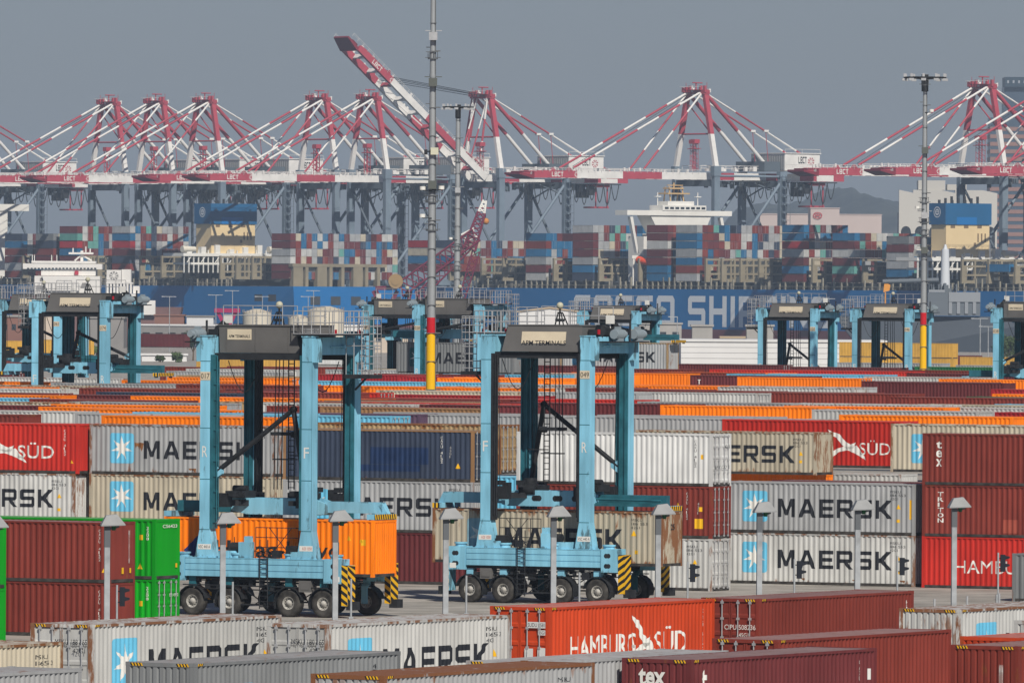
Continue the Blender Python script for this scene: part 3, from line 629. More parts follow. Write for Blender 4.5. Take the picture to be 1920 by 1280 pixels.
    # motors and hoist gear on the R end
    P('machinery_deck', CBLK, lambda mb: (mb.box(3.3, 3.95, -2.0, 3.0, 13.86, 13.93), mb.box(2.62, 3.2, -1.6, 1.9, 14.25, 14.55), mb.bar((3.0,-1.2,14.2),(3.1,-1.0,14.75),.5,.3), mb.bar((2.7,.4,14.4),(3.2,.6,14.9),.3,.3), mb.tube((3.9,.8,13.9),(3.9,.8,15.0),.06), mb.tube((2.9,-.6,14.55),(2.9,1.4,14.55),.22)))
    for y in (-.55, 1.75):
        def motor(mb):
            mb.tube((3.62, y, 14.30), (3.62, y+1.05, 14.30), .255, 14); mb.tube((3.62, y+.98, 14.30), (3.62, y+1.3, 14.30), .17, 12); mb.box(3.45, 3.8, y+.2, y+.8, 13.93, 14.1)
            for k in range(5): mb.tube((3.62, y+.12+k*.16, 14.30), (3.62, y+.17+k*.16, 14.30), .285, 14)
            mb.box(3.5, 3.74, y+.3, y+.62, 14.53, 14.7)
        P('hoist_motor', CMOT, motor)
    P('light_box', M_WHITE, lambda mb: (mb.box(2.9, 3.2, -.1, .35, 14.85, 15.3), mb.tube((3.05,.1,14.2),(3.05,.1,14.86),.05)))
    def mast(mb):
        for a, b in ((-.18,-.18),(.32,-.18),(-.18,.32),(.32,.32)): mb.tube((.1+a,b,14.78),(.1+a*.35,b*.35,15.42),.04,5)
        mb.box(-.1,.3,-.15,.2,14.95,15.1); mb.box(.0,.2,-.1,.15,15.38,15.46); mb.tube((.1,.02,15.46),(.1,.02,15.62),.05,6)
    an = P('antenna_mast', CBLK, mast); P('antenna_ball', plain('ball_cream', (0.45,0.44,0.33), .4), lambda mb: mb.ball((.1,.02,15.8), .19), an)
    # platforms and railings
    P('platform', CBLK, lambda mb: (mb.box(-4.1,-1.98,-1.9,2.35,14.26,14.34), mb.box(-4.75,-3.28,-2.1,-.75,12.08,12.28), mb.bar((-4.2,-1.4,12.1),(-3.3,-1.9,11.5),.08,.08)))
    def rails(mb):
        r = .026
        def run(pts, z0, z1, step=.75, mids=2):
            for a, b in zip(pts, pts[1:]):
                a, b = Vector(a), Vector(b); n = max(1, round((b-a).length/step))
                for k in range(n+1):
                    q = a.lerp(b, k/n); mb.tube((q.x,q.y,z0),(q.x,q.y,z1), r, 5)
                for m in range(mids):
                    z = z1-(z1-z0)*.5*m; mb.tube((a.x,a.y,z),(b.x,b.y,z), r, 5)
        run([(-1.98,-1.85,0),(-4.05,-1.85,0),(-4.05,2.3,0),(-2.0,2.3,0)], 14.34, 15.5, .55, 3)
        run([(-1.9,1.75,0),(2.4,1.75,0)], 14.78, 15.75, .8, 2); run([(-1.9,-1.2,0),(-.6,-1.2,0)], 14.78, 15.7, .6, 2)
        run([(-3.35,-2.05,0),(-4.7,-2.05,0),(-4.7,-.8,0),(-3.35,-.8,0)], 12.28, 15.2, .4, 2)
        for k in range(8): 
            z = 12.45+k*.38
            mb.tube((-4.7,-2.05,z),(-4.7,-.8,z),r,5); mb.tube((-4.7,-2.05,z),(-3.35,-2.05,z),r,5)
    P('railing', M_GALV, rails)
    for x, y in ((-3.6,-1.7),(-2.2,-1.75),(3.4,-1.9)): P('beacon', CRED, lambda mb: mb.tube((x,y,14.3),(x,y,14.55),.09,8))
    # hanging access ladder in the middle and the slanting struts
    def hang(mb):
        for x in (-.78, -.45): mb.tube((x,-.05,6.4+hoist*.6),(x+.02,-.05,13.3),.035,5)
        for k in range(int((13.2-6.5-hoist*.6)/.3)): z = 6.5+hoist*.6+.3*k; mb.tube((-.78,-.05,z),(-.45,-.05,z),.022,4)
        for x in (-.15,.08,.28): mb.tube((x-.05,.25,6.4+hoist*.6),(x-.15,.25,13.3),.028,5)
        if hoist < 2:
            mb.box(-.85,.4,-.35,.35,9.15,9.32); mb.tube((-1.0,-.1,9.2),(-.6,-.1,9.2),.16,8); mb.box(-1.7,-.5,-.1,-.04,8.1,8.16); mb.box(-.85,.3,-.3,.3,7.9,7.96)
    P('access_ladder', CBLK, hang)
    ax, az = -1.85, 10.5 + hoist*.35
    for q in ((2.62, 2.05, 7.25+hoist*.75), (-2.66, 2.05, 6.0+hoist*.75)):
        P('strut', CBLK, lambda mb: (mb.bar((ax,2.0,az), q, .16, .2), mb.tube((ax,2.0,az),q,.13,6), mb.ball((ax,2.0,az),.2)))
    P('strut_bracket', CB, lambda mb: mb.prism([(2.65,6.9+hoist*.75),(2.2,7.2+hoist*.75),(2.2,7.4+hoist*.75),(2.65,7.6+hoist*.75)],1.95,2.15))
    # chassis beams
    for sy in (-1, 1):
        def beam(mb):
            y = sy*LY; mb.box(-4.2, 4.2, y-.40, y+.40, 1.98, 2.94)
            for z in (2.0, 2.32, 2.64, 2.88):
                mb.box(-4.0, -.75, min(y+sy*.40,y+sy*.43), max(y+sy*.40,y+sy*.43), z, z+.28 if z < 2.8 else z+.05); mb.box(-.45, 4.0, min(y+sy*.40,y+sy*.43), max(y+sy*.40,y+sy*.43), z, z+.28 if z < 2.8 else z+.05)
            for x0, x1 in ((-5.05,-4.05),(4.05,5.05)): mb.box(x0, x1, y-.46, y+.46, 1.75, 2.98)
            for x in (-4.55, -1.9, 1.2, 4.3): mb.tube((x,y,2.94),(x,y,3.12),.3,10); mb.tube((x,y,3.12),(x,y,3.2),.36,10)
            for x in (-2.35, 1.85): mb.box(x-.3,x+.3,y-.3,y+.3,2.94,3.3)
        cbm = P('chassis_beam', CB, beam)
        for x in (-4.72, 4.35):
            for z in (2.08, 2.62): P('lightening_hole', CBLK, lambda mb: (mb.tube((x,sy*(LY+.40),z),(x,sy*(LY+.464),z),.13,10), mb.tube((x+.14,sy*(LY+.40),z),(x+.14,sy*(LY+.463),z),.13,10)), cbm)
        P('plate_label', M_WHITE, lambda mb: mb.box(-4.98,-4.6,min(sy*(LY+.46),sy*(LY+.472)),max(sy*(LY+.46),sy*(LY+.472)),1.83,2.1), cbm)
        for sx in (-1, 1):
            def bump(mb):
                mb.box(min(sx*5.05,sx*5.4),max(sx*5.05,sx*5.4),sy*LY-.42,sy*LY+.38,.62,2.68)
            bp = P('bumper_post', CB if sx < 0 else M_BLK, bump)
            def stripes(mb):
                for fy, n in ((sy*LY-.425, -1), (sy*LY+.385, 1)):
                    for k in range(9):
                        z = .40+k*.40
                        for j, zz in enumerate((z, z+.20)):
                            x0, x1 = sorted((sx*5.05, sx*5.4)); a0, a1, b0, b1 = zz-.0, zz+.20, zz+.24, zz+.44
                            mb.add([(x0,fy,max(.62,min(2.68,a0))),(x1,fy,max(.62,min(2.68,b0))),(x1,fy,max(.62,min(2.68,b1))),(x0,fy,max(.62,min(2.68,a1)))],[(0,1,2,3)],j)
                xf = sx*5.404
                for k in range(9):
                    z = .22+k*.40
                    for j, zz in enumerate((z, z+.20)):
                        cl = lambda v: max(.62, min(2.68, v))
                        mb.add([(xf,sy*LY-.42,cl(zz)),(xf,sy*LY+.38,cl(zz+.42)),(xf,sy*LY+.38,cl(zz+.62)),(xf,sy*LY-.42,cl(zz+.20))],[(0,1,2,3)],j)
            P('hazard_stripe', [M_YEL, M_BLK], stripes, bp)
            P('bumper', CBLK, lambda mb: mb.box(min(sx*5.3,sx*5.75),max(sx*5.3,sx*5.75),sy*LY-.3,sy*LY+.35,.42,.85), bp)
        # wheels with forks, mudguards
        for x in (-3.9, -1.9, 1.55, 3.7):
            def fork(mb):
                mb.box(x-.2,x+.2,sy*LY-.22,sy*LY+.2,1.45,1.98); yi = sy*(LY-.34); mb.box(x-.16,x+.16,min(yi,yi-sy*.12),max(yi,yi-sy*.12),.6,1.5); mb.box(x-.2,x+.2,min(yi,sy*LY),max(yi,sy*LY),1.42,1.6)
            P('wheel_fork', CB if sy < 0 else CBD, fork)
            def guard(mb):
                a0 = 12; secs = []
                for k in range(10):
                    t = R(-20+k*21); c, s = math.cos(t), math.sin(t); y0, y1 = sy*LY-.3, sy*LY+.3
                    secs.append([(x+.79*c,y0,.70+.79*s),(x+.83*c,y0,.70+.83*s),(x+.83*c,y1,.70+.83*s),(x+.79*c,y1,.70+.79*s)])
                mb.loft(secs)
            P('mudguard', CBLK, guard)
            w = bpy.data.objects.new('wheel', None); C.objects.link(w); w.parent = root; w.location = (x, sy*LY, .70); w.empty_display_size = .2
            def tyre(mb):
                n = 28; rings = []
                for yy, rr in ((-.22,.33),(-.25,.46),(-.25,.62),(-.19,.688),(-.06,.70),(.06,.70),(.19,.688),(.25,.62),(.25,.46),(.22,.33)):
                    rings.append([(rr*math.cos(2*math.pi*k/n), yy, rr*math.sin(2*math.pi*k/n)) for k in range(n)])
                for a, b in zip(rings, rings[1:]):
                    pass
                vs = [p for r in rings for p in r]; fs = []
                for i in range(len(rings)-1):
                    for k in range(n): fs.append((i*n+k, i*n+(k+1)%n, (i+1)*n+(k+1)%n, (i+1)*n+k))
                mb.add(vs, fs, 0, True)
            key = ('tyre',)
            if 'tyre' not in CMESH: mb = MB(); tyre(mb); CMESH['tyre'] = mb.mesh('tyre')
            link('tyre', CMESH['tyre'], CTREAD, w)
            if 'rim' not in CMESH:
                mb = MB(); n = 20
                for s_ in (-1, 1):
                    rg = []
                    for rr, yy in ((.335,.235),(.30,.235),(.285,.17),(.18,.12),(.16,.20),(.0,.22)):
                        rg += [(rr*math.cos(2*math.pi*k/n), s_*yy, rr*math.sin(2*math.pi*k/n)) for k in range(n)]
                    mb.add(rg, [(i*n+k, i*n+(k+1)%n, (i+1)*n+(k+1)%n, (i+1)*n+k) for i in range(5) for k in range(n)], 0, True)
                    for k in range(10): t = 2*math.pi*k/10; mb.tube((.235*math.cos(t), s_*.13, .235*math.sin(t)), (.235*math.cos(t), s_*.19, .235*math.sin(t)), .024, 5)
                    for k in range(10): t = 2*math.pi*(k+.5)/10; mb.ball((.21*math.cos(t), s_*.16, .21*math.sin(t)), .025, 1, 5, 3)
                CMESH['rim'] = mb.mesh('rim')
            link('rim', CMESH['rim'], [CRIM, CBLK], w)
        # underframe clutter, battery boxes, pipes
        def under(mb):
            rnd = random.Random(11 if sy < 0 else 12); y = sy*LY
            for k in range(16):
                x = -4.2+k*.54+rnd.uniform(-.1,.1); z = rnd.uniform(1.2,1.7); mb.box(x,x+rnd.uniform(.1,.45),y-rnd.uniform(.0,.25),y+rnd.uniform(.0,.2),z,z+rnd.uniform(.1,.4))
            for z in (1.3,1.5,1.72,1.86): mb.tube((-4.2,y+rnd.uniform(-.3,.3),z),(4.2,y+rnd.uniform(-.3,.3),z+.05),.03,5)
            mb.box(-.4,.9,y-.2,y+.2,.55,.62); mb.bar((-1.2,y-.1,1.4),(.2,y-.1,.6),.05,.05); mb.bar((.9,y-.1,1.4),(-.4,y-.1,.6),.05,.05)
            mb.box(-4.4,4.4,y-.25*1,y+.1,1.82,1.97)
        P('underframe', CBLK, under)
        P('battery_box', CGREY, lambda mb: (mb.box(-3.25,-2.55,sy*LY-.3,sy*LY+.32,1.28,1.86), mb.box(-3.15,-2.65,min(sy*(LY+.32),sy*(LY+.34)),max(sy*(LY+.32),sy*(LY+.34)),1.4,1.72)))
        def lad(mb):
            y = sy*(LY+.56)
            for x in (-.88,-.42): mb.tube((x,y,.4),(x,y,3.9),.03,5)
            for k in range(11): mb.tube((-.88,y,.5+k*.27),(-.42,y,.5+k*.27),.024,5)
            for z in (.5,1.6,3.0): mb.box(-.9,-.4,min(sy*(LY+.42),y),max(sy*(LY+.42),y),z,z+.04)
        P('ladder', CBLK, lad)
        # walkway rail and cabinets standing on the beam
        def deck(mb):
            y = sy*(LY-.1)
            for k in range(7): x = -2.3+k*.62; mb.tube((x,y,2.94),(x,y,4.5 if k < 5 else 4.0),.022,5)
            for z in (3.5,4.0,4.5): mb.tube((-2.3,y,z),(.2,y,z),.022,5)
            mb.bar((-1.9,y,3.0),(-.6,y,4.5),.03,.03); mb.bar((-.6,y,3.0),(-1.9,y,4.5),.03,.03)
        P('deck_rail', CBLK, deck)
        P('cabinet', CB, lambda mb: (mb.box(.35,1.0,sy*LY-.25,sy*LY+.25,2.95,3.75), mb.tube((1.45,sy*LY,2.95),(1.45,sy*LY,3.3),.28,10), mb.box(.4,.7,sy*LY-.2,sy*LY+.2,3.75,4.05)))
        P('compressor', CBLK, lambda mb: (mb.tube((1.0,sy*LY,3.5),(1.5,sy*LY,3.5),.24,10), mb.box(-2.35,-1.75,sy*LY-.2,sy*LY+.25,2.98,3.6), mb.box(-1.3,-.9,sy*LY-.2,sy*LY+.2,2.98,3.35)))
    # spreader
    h = hoist
    def main(mb):
        poly = [(-3.0,5.2),(-2.6,5.12),(1.6,5.12),(2.5,5.3),(2.5,5.95),(-2.2,5.98),(-3.0,5.7)]
        for y in (-.62, .42): mb.prism([(x,z+h) for x, z in poly], y, y+.2)
        mb.box(-2.5,2.4,-.42,.42,5.3+h,5.8+h)
    sp = P('spreader_beam', CB, main)
    for x in (-.9,.35,1.5): P('lightening_hole', CBLK, lambda mb: [mb.tube((x+d,-.628,5.55+h),(x+d,-.6,5.55+h),.16,10) for d in (-.14,0,.14)], sp)
    P('spreader_arm', CB, lambda mb: (mb.box(-reach+.1,-2.4,-.58,-.2,5.25+h,5.82+h), mb.bar((-reach+.2,-.4,5.7+h),(-reach-.1,-.4,5.15+h),.4,.25)))
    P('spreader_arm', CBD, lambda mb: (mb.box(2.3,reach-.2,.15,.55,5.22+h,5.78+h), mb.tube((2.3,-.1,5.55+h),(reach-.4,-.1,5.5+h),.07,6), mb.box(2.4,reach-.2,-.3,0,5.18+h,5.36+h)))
    for sx in (-1, 1):
        be = P('end_beam', CB, lambda mb: mb.box(sx*reach-.22,sx*reach+.22,-1.2,1.2,4.96+h,5.24+h))
        def hz(mb):
            for k in range(10):
                y = -1.2+k*.24
                for j in (0,1):
                    y0 = y+.12*j
                    mb.add([(sx*(reach+.225),y0,4.97+h),(sx*(reach+.225),y0+.12,4.97+h),(sx*(reach+.225),min(1.2,y0+.2),5.23+h),(sx*(reach+.225),min(1.2,y0+.08),5.23+h)],[(0,1,2,3)],j)
            for y in (-1.22,):
                for k in range(2):
                    for j in (0,1):
                        x0 = sx*reach-.22+.22*k+.11*j; mb.add([(x0,y,4.97+h),(x0+.11,y,4.97+h),(x0+.11,y,5.23+h),(x0,y,5.23+h)],[(0,1,2,3)],j)
        P('hazard_stripe', [M_YEL, M_BLK], hz, be)
        P('twistlock', CBLK, lambda mb: [mb.box(sx*reach-.1,sx*reach+.1,y-.1,y+.1,4.86+h,4.97+h) for y in (-1.1,1.1)], be)
    def head(mb):
        rnd = random.Random(5)
        mb.tube((-1.9,-.5,6.0+h),(-1.0,-.5,6.0+h),.3,10); mb.box(-2.1,-.7,-.5,.5,5.95+h,6.25+h); mb.tube((-1.6,0,6.25+h),(-1.6,0,6.6+h),.35,10)
        for sx in (-1, 1):
            for sy in (-1, 1):
                mb.box(min(sx*2.0,sx*2.7),max(sx*2.0,sx*2.7),sy*1.7-.3,sy*1.7+.3,5.5+h,6.2+h); mb.bar((sx*2.3,sy*1.7,5.7+h),(sx*1.4,sy*.3,5.7+h),.22,.3)
                for k in range(4): x = sx*rnd.uniform(1.5,2.6); y = sy*rnd.uniform(.7,1.9); z = rnd.uniform(5.5,6.3)+h; mb.box(x-.18,x+.18,y-.2,y+.2,z,z+.25)
                mb.tube((sx*2.45,sy*1.9,6.1+h),(sx*2.55,sy*1.9,13.2),.022,4)
        mb.box(1.7,2.7,-.5,.9,5.95+h,6.3+h); mb.tube((1.8,.2,6.4+h),(2.6,.2,6.4+h),.18,8)
    P('hoist_gear', CBLK, head)
    for sx, y in ((-1,-1.8),(1,1.2)):
        P('hose', CBLK, lambda mb: mb.path([(sx*(2.4-1.9*t), y, 12.95-1.6*math.sin(math.pi*t)) for t in [k/10 for k in range(11)]], .025, 4))
    return root
# wheels touch the yard; px = middle of the near side, D = its distance
def put(px, D):
    p = atY(px, 800, D); q = Vector((p.x, D, 0)); return q
def carrier_at(px, D, flip, label, **k):
    s = k.get('scale', 1.0); q = put(px, D) + MY*(2.3*s)
    return q, carrier('straddle_carrier', q, YM + (math.pi if flip else 0), label, **k)
DR, DL = Dof(35.35), Dof(36.9)
qr, _ = carrier_at(1008, DR, False, 'blue straddle carrier numbered 049 lifting a rust streaked beige container', reach=6.65, number='049')
ql, _ = carrier_at(485, DL, True, 'blue straddle carrier numbered 017 lifting an orange container beside the green boxes', reach=5.9, number='017')
container(qr + Vector((0,0,2.05)), YM, L45, HC, 'cream', .62, 'rust streaked beige star panel container hanging in the right carrier', group='containers held by the carriers', rusty_frame=.3, smooth_end=True,
          marks=[('star',2.1,1.6,.6,1.8,M_STARFADE), ('text','MAERSK',4.35,11.4,.85,1.95,M_BLACK,'block'), ('tri',12.05,1.6,.3), ('plate',12.1,.65,.2,.2,M_YEL), ('endtext','25',1.05,1.5,1.95,2.25,M_BLACK,.01,.02)]+serials(HC,M_BLACK,11.8)[:3])
HLN = ('text','Hapag-Lloyd',3.0,10.2,.62,1.75,M_BLACK,.012)
container(ql + Vector((0,0,2.05)), YM, L40, HC, 'orange', .03, 'clean orange container hanging in the left carrier', group='containers held by the carriers',
          marks=[HLN, ('poly','emblem',[(1.15,1.2),(1.95,.45),(2.75,1.2),(1.95,1.95)],plain('dark_blue_emblem',(0.02,0.03,0.14))), ('tri',10.75,1.85,.26), ('tri',11.45,1.75,.2), ('plate',11.45,1.6,.28,.3,M_YEL)])
FARC = [ # px of the near side's middle, scale s, flip, hoist, size, label
 (132, 23.1, False, 3.6, 1.08, '074', 'blue straddle carrier with white sign and raised spreader, at far left behind the yard rows'),
 (54, 20.0, False, 3.6, 1.06, '061', 'blue straddle carrier half hidden behind number 074 at the left edge'),
 (742, 19.6, True, 6.0, 1.04, '032', 'distant blue carrier directly left of the red and yellow banded mast'),
 (840, 20.3, True, 6.1, 1.05, '028', 'distant blue carrier directly right of the red and yellow banded mast'),
 (1141, 18.6, False, 6.1, 1.0, '053', 'distant blue carrier in front of the big pale hull letters, holding a grey container'),
 (1476, 18.1, False, 0.2, 1.02, '020', 'distant blue carrier before the long white shed, white sign'),
 (1653, 18.1, False, 0.2, 1.02, '046', 'distant blue carrier just left of the right hand banded mast, cream sign'),
 (1926, 20.2, True, 2.9, 1.05, '038', 'blue carrier cut off by the right picture edge, spreader low'),
]
for px, s, fl, ho, sz, num, lab in FARC:
    q, o = carrier_at(px, Dof(s), fl, lab, hoist=ho, scale=sz, number=num)
    if num == '053': container(q + Vector((0,0,(2.05+ho)*sz)), YM, L40, HC, 'grey', .3, 'grey lettered container with tan end held by the carrier before the pale hull letters', group='containers held by the carriers', framecol='tan', marks=[star_box(), big_word()])
    if num == '028': container(q + Vector((0,0,(2.05+ho)*sz)), YM, L40, HC, 'darkgrey', .1, 'grey lettered container held by the distant carrier behind the banded mast', group='containers held by the carriers', marks=[('star',1.35,1.59,.64,1.74,plain('dim_teal',(0.03,0.12,0.13))), big_word()])
# ---------------------------------------------------------------- street lamps with angled hoods, signal posts, fence
MP = plain('lamp_post_grey', (0.33,0.35,0.365), .6, .1, .25, 1.5); MPD = plain('lamp_post_dark', (0.11,0.12,0.13), .5); MHOOD = plain('lamp_hood', (0.25,0.26,0.265), .5, 0, .1, 2)
MGREEN = plain('lens_green', (0.01,0.10,0.03), .3)
def lamp(loc, yaw, label):
    r = empty('street_lamp', loc, yaw, label, 'street lamp', 'hooded street lamps along the lane')
    mb = MB(); mb.box(-.125,.125,-.125,.125,0,4.9); mb.build('post', MP, r)
    mb = MB(); mb.box(-.135,.135,-.135,.135,4.9,5.95); mb.bar((0,0,5.7),(.55,0,5.85),.1,.1); mb.build('post_head', MPD, r)
    mb = MB(); a = [(-.30,-.36,5.90),(.80,-.36,5.94),(.80,.36,5.94),(-.30,.36,5.90)]; b = [(-.06,-.22,6.34),(.42,-.22,6.40),(.42,.22,6.40),(-.06,.22,6.34)]
    mb.loft([[(x,y,z-.05) for x,y,z in a], a, b]); mb.build('hood', MHOOD, r)
    mb = MB(); mb.tube((.3,0,5.88),(.3,0,5.66),.13,8,0,.09); mb.build('lens', MGREEN, r)
    return r
LX0 = [(215,.0),(432,1),(643,2),(850,3),(1052,4),(1248,5),(1438,6),(1622,7),(1803,8),(-4,-1)]
LWORDS = {0:'before the lower left brown stack',1:'before the left leg of carrier 017',2:'before the right leg of carrier 017',3:'left of the carrier with the beige box',4:'between the legs of the carrier with the beige box',5:'before the rusty end of the lifted beige box',6:'before the star panel of the grey twin boxes',7:'before the last letters of the grey twin boxes',8:'before the right edge brown stack',-1:'cut off by the left picture edge'}
SW = {0:'with black signal head beside the lower left brown stack',1:'without head by the left carrier\'s ladder',2:'without head by the rear wheel of the left carrier',3:'without head by the front wheel of the right carrier',4:'without head by the third wheel of the right carrier',5:'with black signal head right of the lifted beige box',6:'with black signal head before the first letter of the lower grey twin',7:'with black signal head before the last letter of the lower grey twin',8:'with black signal head at the low dark grey container',}
for px, k in LX0:
    s = 41.3 - 3.9*k/8; D = Dof(s); p = atY(px-14, 1000, D)
    lamp((p.x, D, 0), R(8), 'grey street lamp with angled hood ' + LWORDS[k])
for k, px in enumerate((220,437,659,875,1087,1290,1490,1683,1872)):
    s = 40.6 - 4.1*k/8; D = Dof(s); p = atY(px, 1000, D); head = k in (0,5,6,7,8)
    r = empty('signal_post', (p.x, D, 0), R(5), 'thin grey post ' + SW[k], 'signal post', 'signal posts beside the street lamps')
    zt = 2.95 + (0.35 if k > 4 else 0)
    mb = MB(); mb.tube((0,0,0),(0,0,zt),.05,8); mb.box(-.11,.11,-.11,.11,0,1.15); mb.box(-.3,.3,-.3,.3,0,.1); mb.build('post', MP, r)
    if head:
        mb = MB(); mb.box(.12,.36,-.14,.14,zt-.98,zt-.1); mb.bar((0,0,zt-.3),(.2,0,zt-.3),.05,.05); mb.bar((0,0,zt-.8),(.2,0,zt-.8),.05,.05); hd = mb.build('signal_head', MPD if False else plain('signal_black',(0.012,0.015,0.022)), r)
        for z in (zt-.32, zt-.72):
            mb = MB(); mb.loft([[(.36,-.13,z-.03),(.36,.13,z-.03),(.36,.13,z+.17),(.36,-.13,z+.17)],[(.58,-.13,z+.04),(.58,.13,z+.04),(.58,.13,z+.13),(.58,-.13,z+.13)]]); mb.build('visor', plain('signal_black',(0.012,0.015,0.022)), hd)
# chain link fence and low white barrier at the right
D = Dof(42); p0 = atY(1690, 1100, Dof(41.5)); p1 = atY(1990, 1100, Dof(39.5))
fr = empty('wire_fence', (p0.x, p0.y, 0), 0, 'low galvanised wire fence between the concrete lane and the lower right boxes', 'fence')
mb = MB(); d = Vector((p1.x-p0.x, p1.y-p0.y, 0)); n = 46
for k in range(n+1):
    q = d*(k/n); mb.tube((q.x,q.y,0),(q.x,q.y,2.25),.02,4)
for z in (.3,1.2,2.2): mb.tube((0,0,z),(d.x,d.y,z),.03,5)
mb.build('mesh_panel', M_GALV, fr)
for k in range(6):
    q = d*(k/5.0); mb = MB(); mb.tube((q.x,q.y,0),(q.x,q.y,2.7),.06,6); mb.build('fence_post', M_GALV, fr)
pa = atY(1765, 1100, Dof(40.6)); mb = MB(); mb.box(0,2.6,0,.5,0,1.75); mb.box(-.04,2.64,-.04,.54,1.75,1.84); o = mb.build('site_barrier', paint('barrier_white',(0.62,0.62,0.58),.1)); o.location = (pa.x, pa.y, 0)
tag(o, 'low white barrier block behind the wire fence at right', 'barrier')

# ---------------------------------------------------------------- tall floodlight masts
MSTEEL = plain('mast_steel', (0.34,0.36,0.37), .45, .3, .1, .6); MRED = plain('mast_red', (0.50,0.012,0.02), .5); MYEL = plain('mast_yellow', (0.80,0.46,0.005), .5)
def mast(px, s, ht, r0, r1, label, banded=True, ring=None, gear=()):
    D = Dof(s); p = atY(px, 700, D); r = empty('light_mast', (p.x, D, 0), 0, label, 'light mast', 'tall floodlight masts')
    R_ = lambda z: r0 + (r1-r0)*z/ht
    zb = 14.25
    if banded:
        mb = MB(); mb.tube((0,0,0),(0,0,12.98),R_(0)*1.04,16,0,R_(13)*1.04); mb.build('yellow_band', MYEL, r)
        mb = MB(); mb.tube((0,0,12.98),(0,0,zb),R_(13)*1.05,16,0,R_(14)*1.05); mb.build('red_band', MRED, r)
        z0 = zb
    else: z0 = 0
    z = z0
    while z < ht-.01:
        z2 = min(ht, z+9.5); mb = MB(); mb.tube((0,0,z),(0,0,z2),R_(z),16,0,R_(z2)); mb.tube((0,0,z2-.25),(0,0,z2),R_(z2)*1.12,16); mb.build('pole', MSTEEL, r); z = z2
    mb = MB()
    mb.tube((R_(0)*.9,-R_(0)*.6,2),(R_(ht)*.9+.02,-R_(ht)*.6,ht-.5),.035,5)
    for k in range(int(ht/2.2)):
        z = 2+k*2.2; a = R_(z); mb.box(-a-.04,a+.10,-a-.05,-a+.05,z,z+.05)
        if k % 2: mb.box(a*.6,a+.38,-.06,.06,z,z+.09); mb.box(-a-.3,-a,-.04,.04,z+.3,z+.36)
    mb.build('rungs', plain('mast_fittings',(0.12,0.125,0.13)), r)
    for z, kind, sx in gear:
        a = R_(z); mb = MB()
        if kind == 'box': mb.box(-.3,.35,-a-.45,-a-.05,z-.32,z+.32); mb.box(-a-.4,a+.5,-.1,.1,z+.4,z+.46); mb.build('equipment_box', M_GALV if sx > 0 else plain('box_dark',(0.10,0.11,0.10)), r)
        if kind == 'cam':
            mb.bar((0,-a,z),(sx*(a+.45),-a-.05,z),.07,.07); mb.build('camera_arm', CBLK, r)
            mb = MB(); mb.tube((sx*(a+.45),-a-.05,z+.05),(sx*(a+.45),-a-.05,z+.32),.24,10); mb.build('camera_dome', M_WHITE, r)
        if kind == 'lamp':
            mb.box(-.12,a+.22,-a-.35,-a-.1,z-.25,z+.3); mb.build('floodlight', plain('lamp_glass',(0.55,0.55,0.42)), r)
            mb = MB(); mb.tube((-a-.3,-a-.1,z),(a+.3,-a-.1,z),.06,6); mb.box(-a-.36,-a-.1,-a-.3,-a-.05,z-.25,z+.15); mb.build('lamp_bracket', CBLK, r)
        if kind == 'ring': mb.tube((0,0,z),(0,0,z+.09),a+.16,12); mb.box(-a-.38,a+.38,-.05,.05,z+.1,z+.16); mb.box(-a-.32,a+.2,-a-.1,-a,z+.55,z+.6); [mb.tube(((a+.15)*math.cos(t),(a+.15)*math.sin(t),z),((a+.15)*math.cos(t),(a+.15)*math.sin(t),z+.6),.025,4) for t in (0,1,2,3,4,5)]; mb.build('collar_cage', MPD, r)
    if ring:
        rr = ring; mb = MB(); n = 16
        for k in range(n):
            t = 2*math.pi*k/n; u = 2*math.pi*(k+1)/n
            mb.tube((rr*math.cos(t),rr*math.sin(t),ht),(rr*math.cos(u),rr*math.sin(u),ht),.07,5); mb.tube((rr*.55*math.cos(t),rr*.55*math.sin(t),ht),(rr*math.cos(t),rr*math.sin(t),ht),.05,4)
        mb.tube((0,0,ht-1.4),(0,0,ht+.3),.35,8); 
        for k in range(4): t = math.pi*k/2+.4; mb.bar((0,0,ht-.2),(rr*math.cos(t),rr*math.sin(t),ht),.1,.1)
        mb.build('lamp_ring', CBLK, r)
        for k in range(10):
            t = 2*math.pi*k/10+.2; mb = MB(); c, s_ = math.cos(t), math.sin(t)
            mb.box(rr*c-.24,rr*c+.24,rr*s_-.2,rr*s_+.2,ht-.34,ht-.1); mb.box(rr*c-.12,rr*c+.12,rr*s_-.1,rr*s_+.1,ht+.05,ht+.38); mb.build('floodlight', M_GALV, r)
    return r
mast(808, 24, 43, .43, .17, 'tall grey mast with yellow foot and red band, leaving the picture at the top',
     gear=((36.2,'box',1),(32.6,'box',-1),(24.6,'box',-1),(27.2,'lamp',1),(24.2,'cam',1),(24.15,'cam',-1),(23.2,'ring',1),(22.0,'cam',-1),(21.0,'ring',1),(34.4,'ring',1)))
mast(856, 15, 38.9, .52, .26, 'grey mast with a flat lamp ring, behind the one that leaves the picture', False, 1.9, ((28.5,'box',1),(21,'ring',1),(22.3,'cam',-1),(18.5,'ring',1),(32,'ring',1)))
mast(1731, 18.7, 37.8, .40, .19, 'grey mast with wide lamp ring and yellow and red foot at right', True, 2.1, ((34.3,'cam',1),(30.5,'box',-1),(25.2,'ring',1),(24.6,'cam',-1),(24.0,'box',1),(23.2,'ring',1),(22.0,'ring',1),(20.5,'box',-1),(37,'ring',1)))
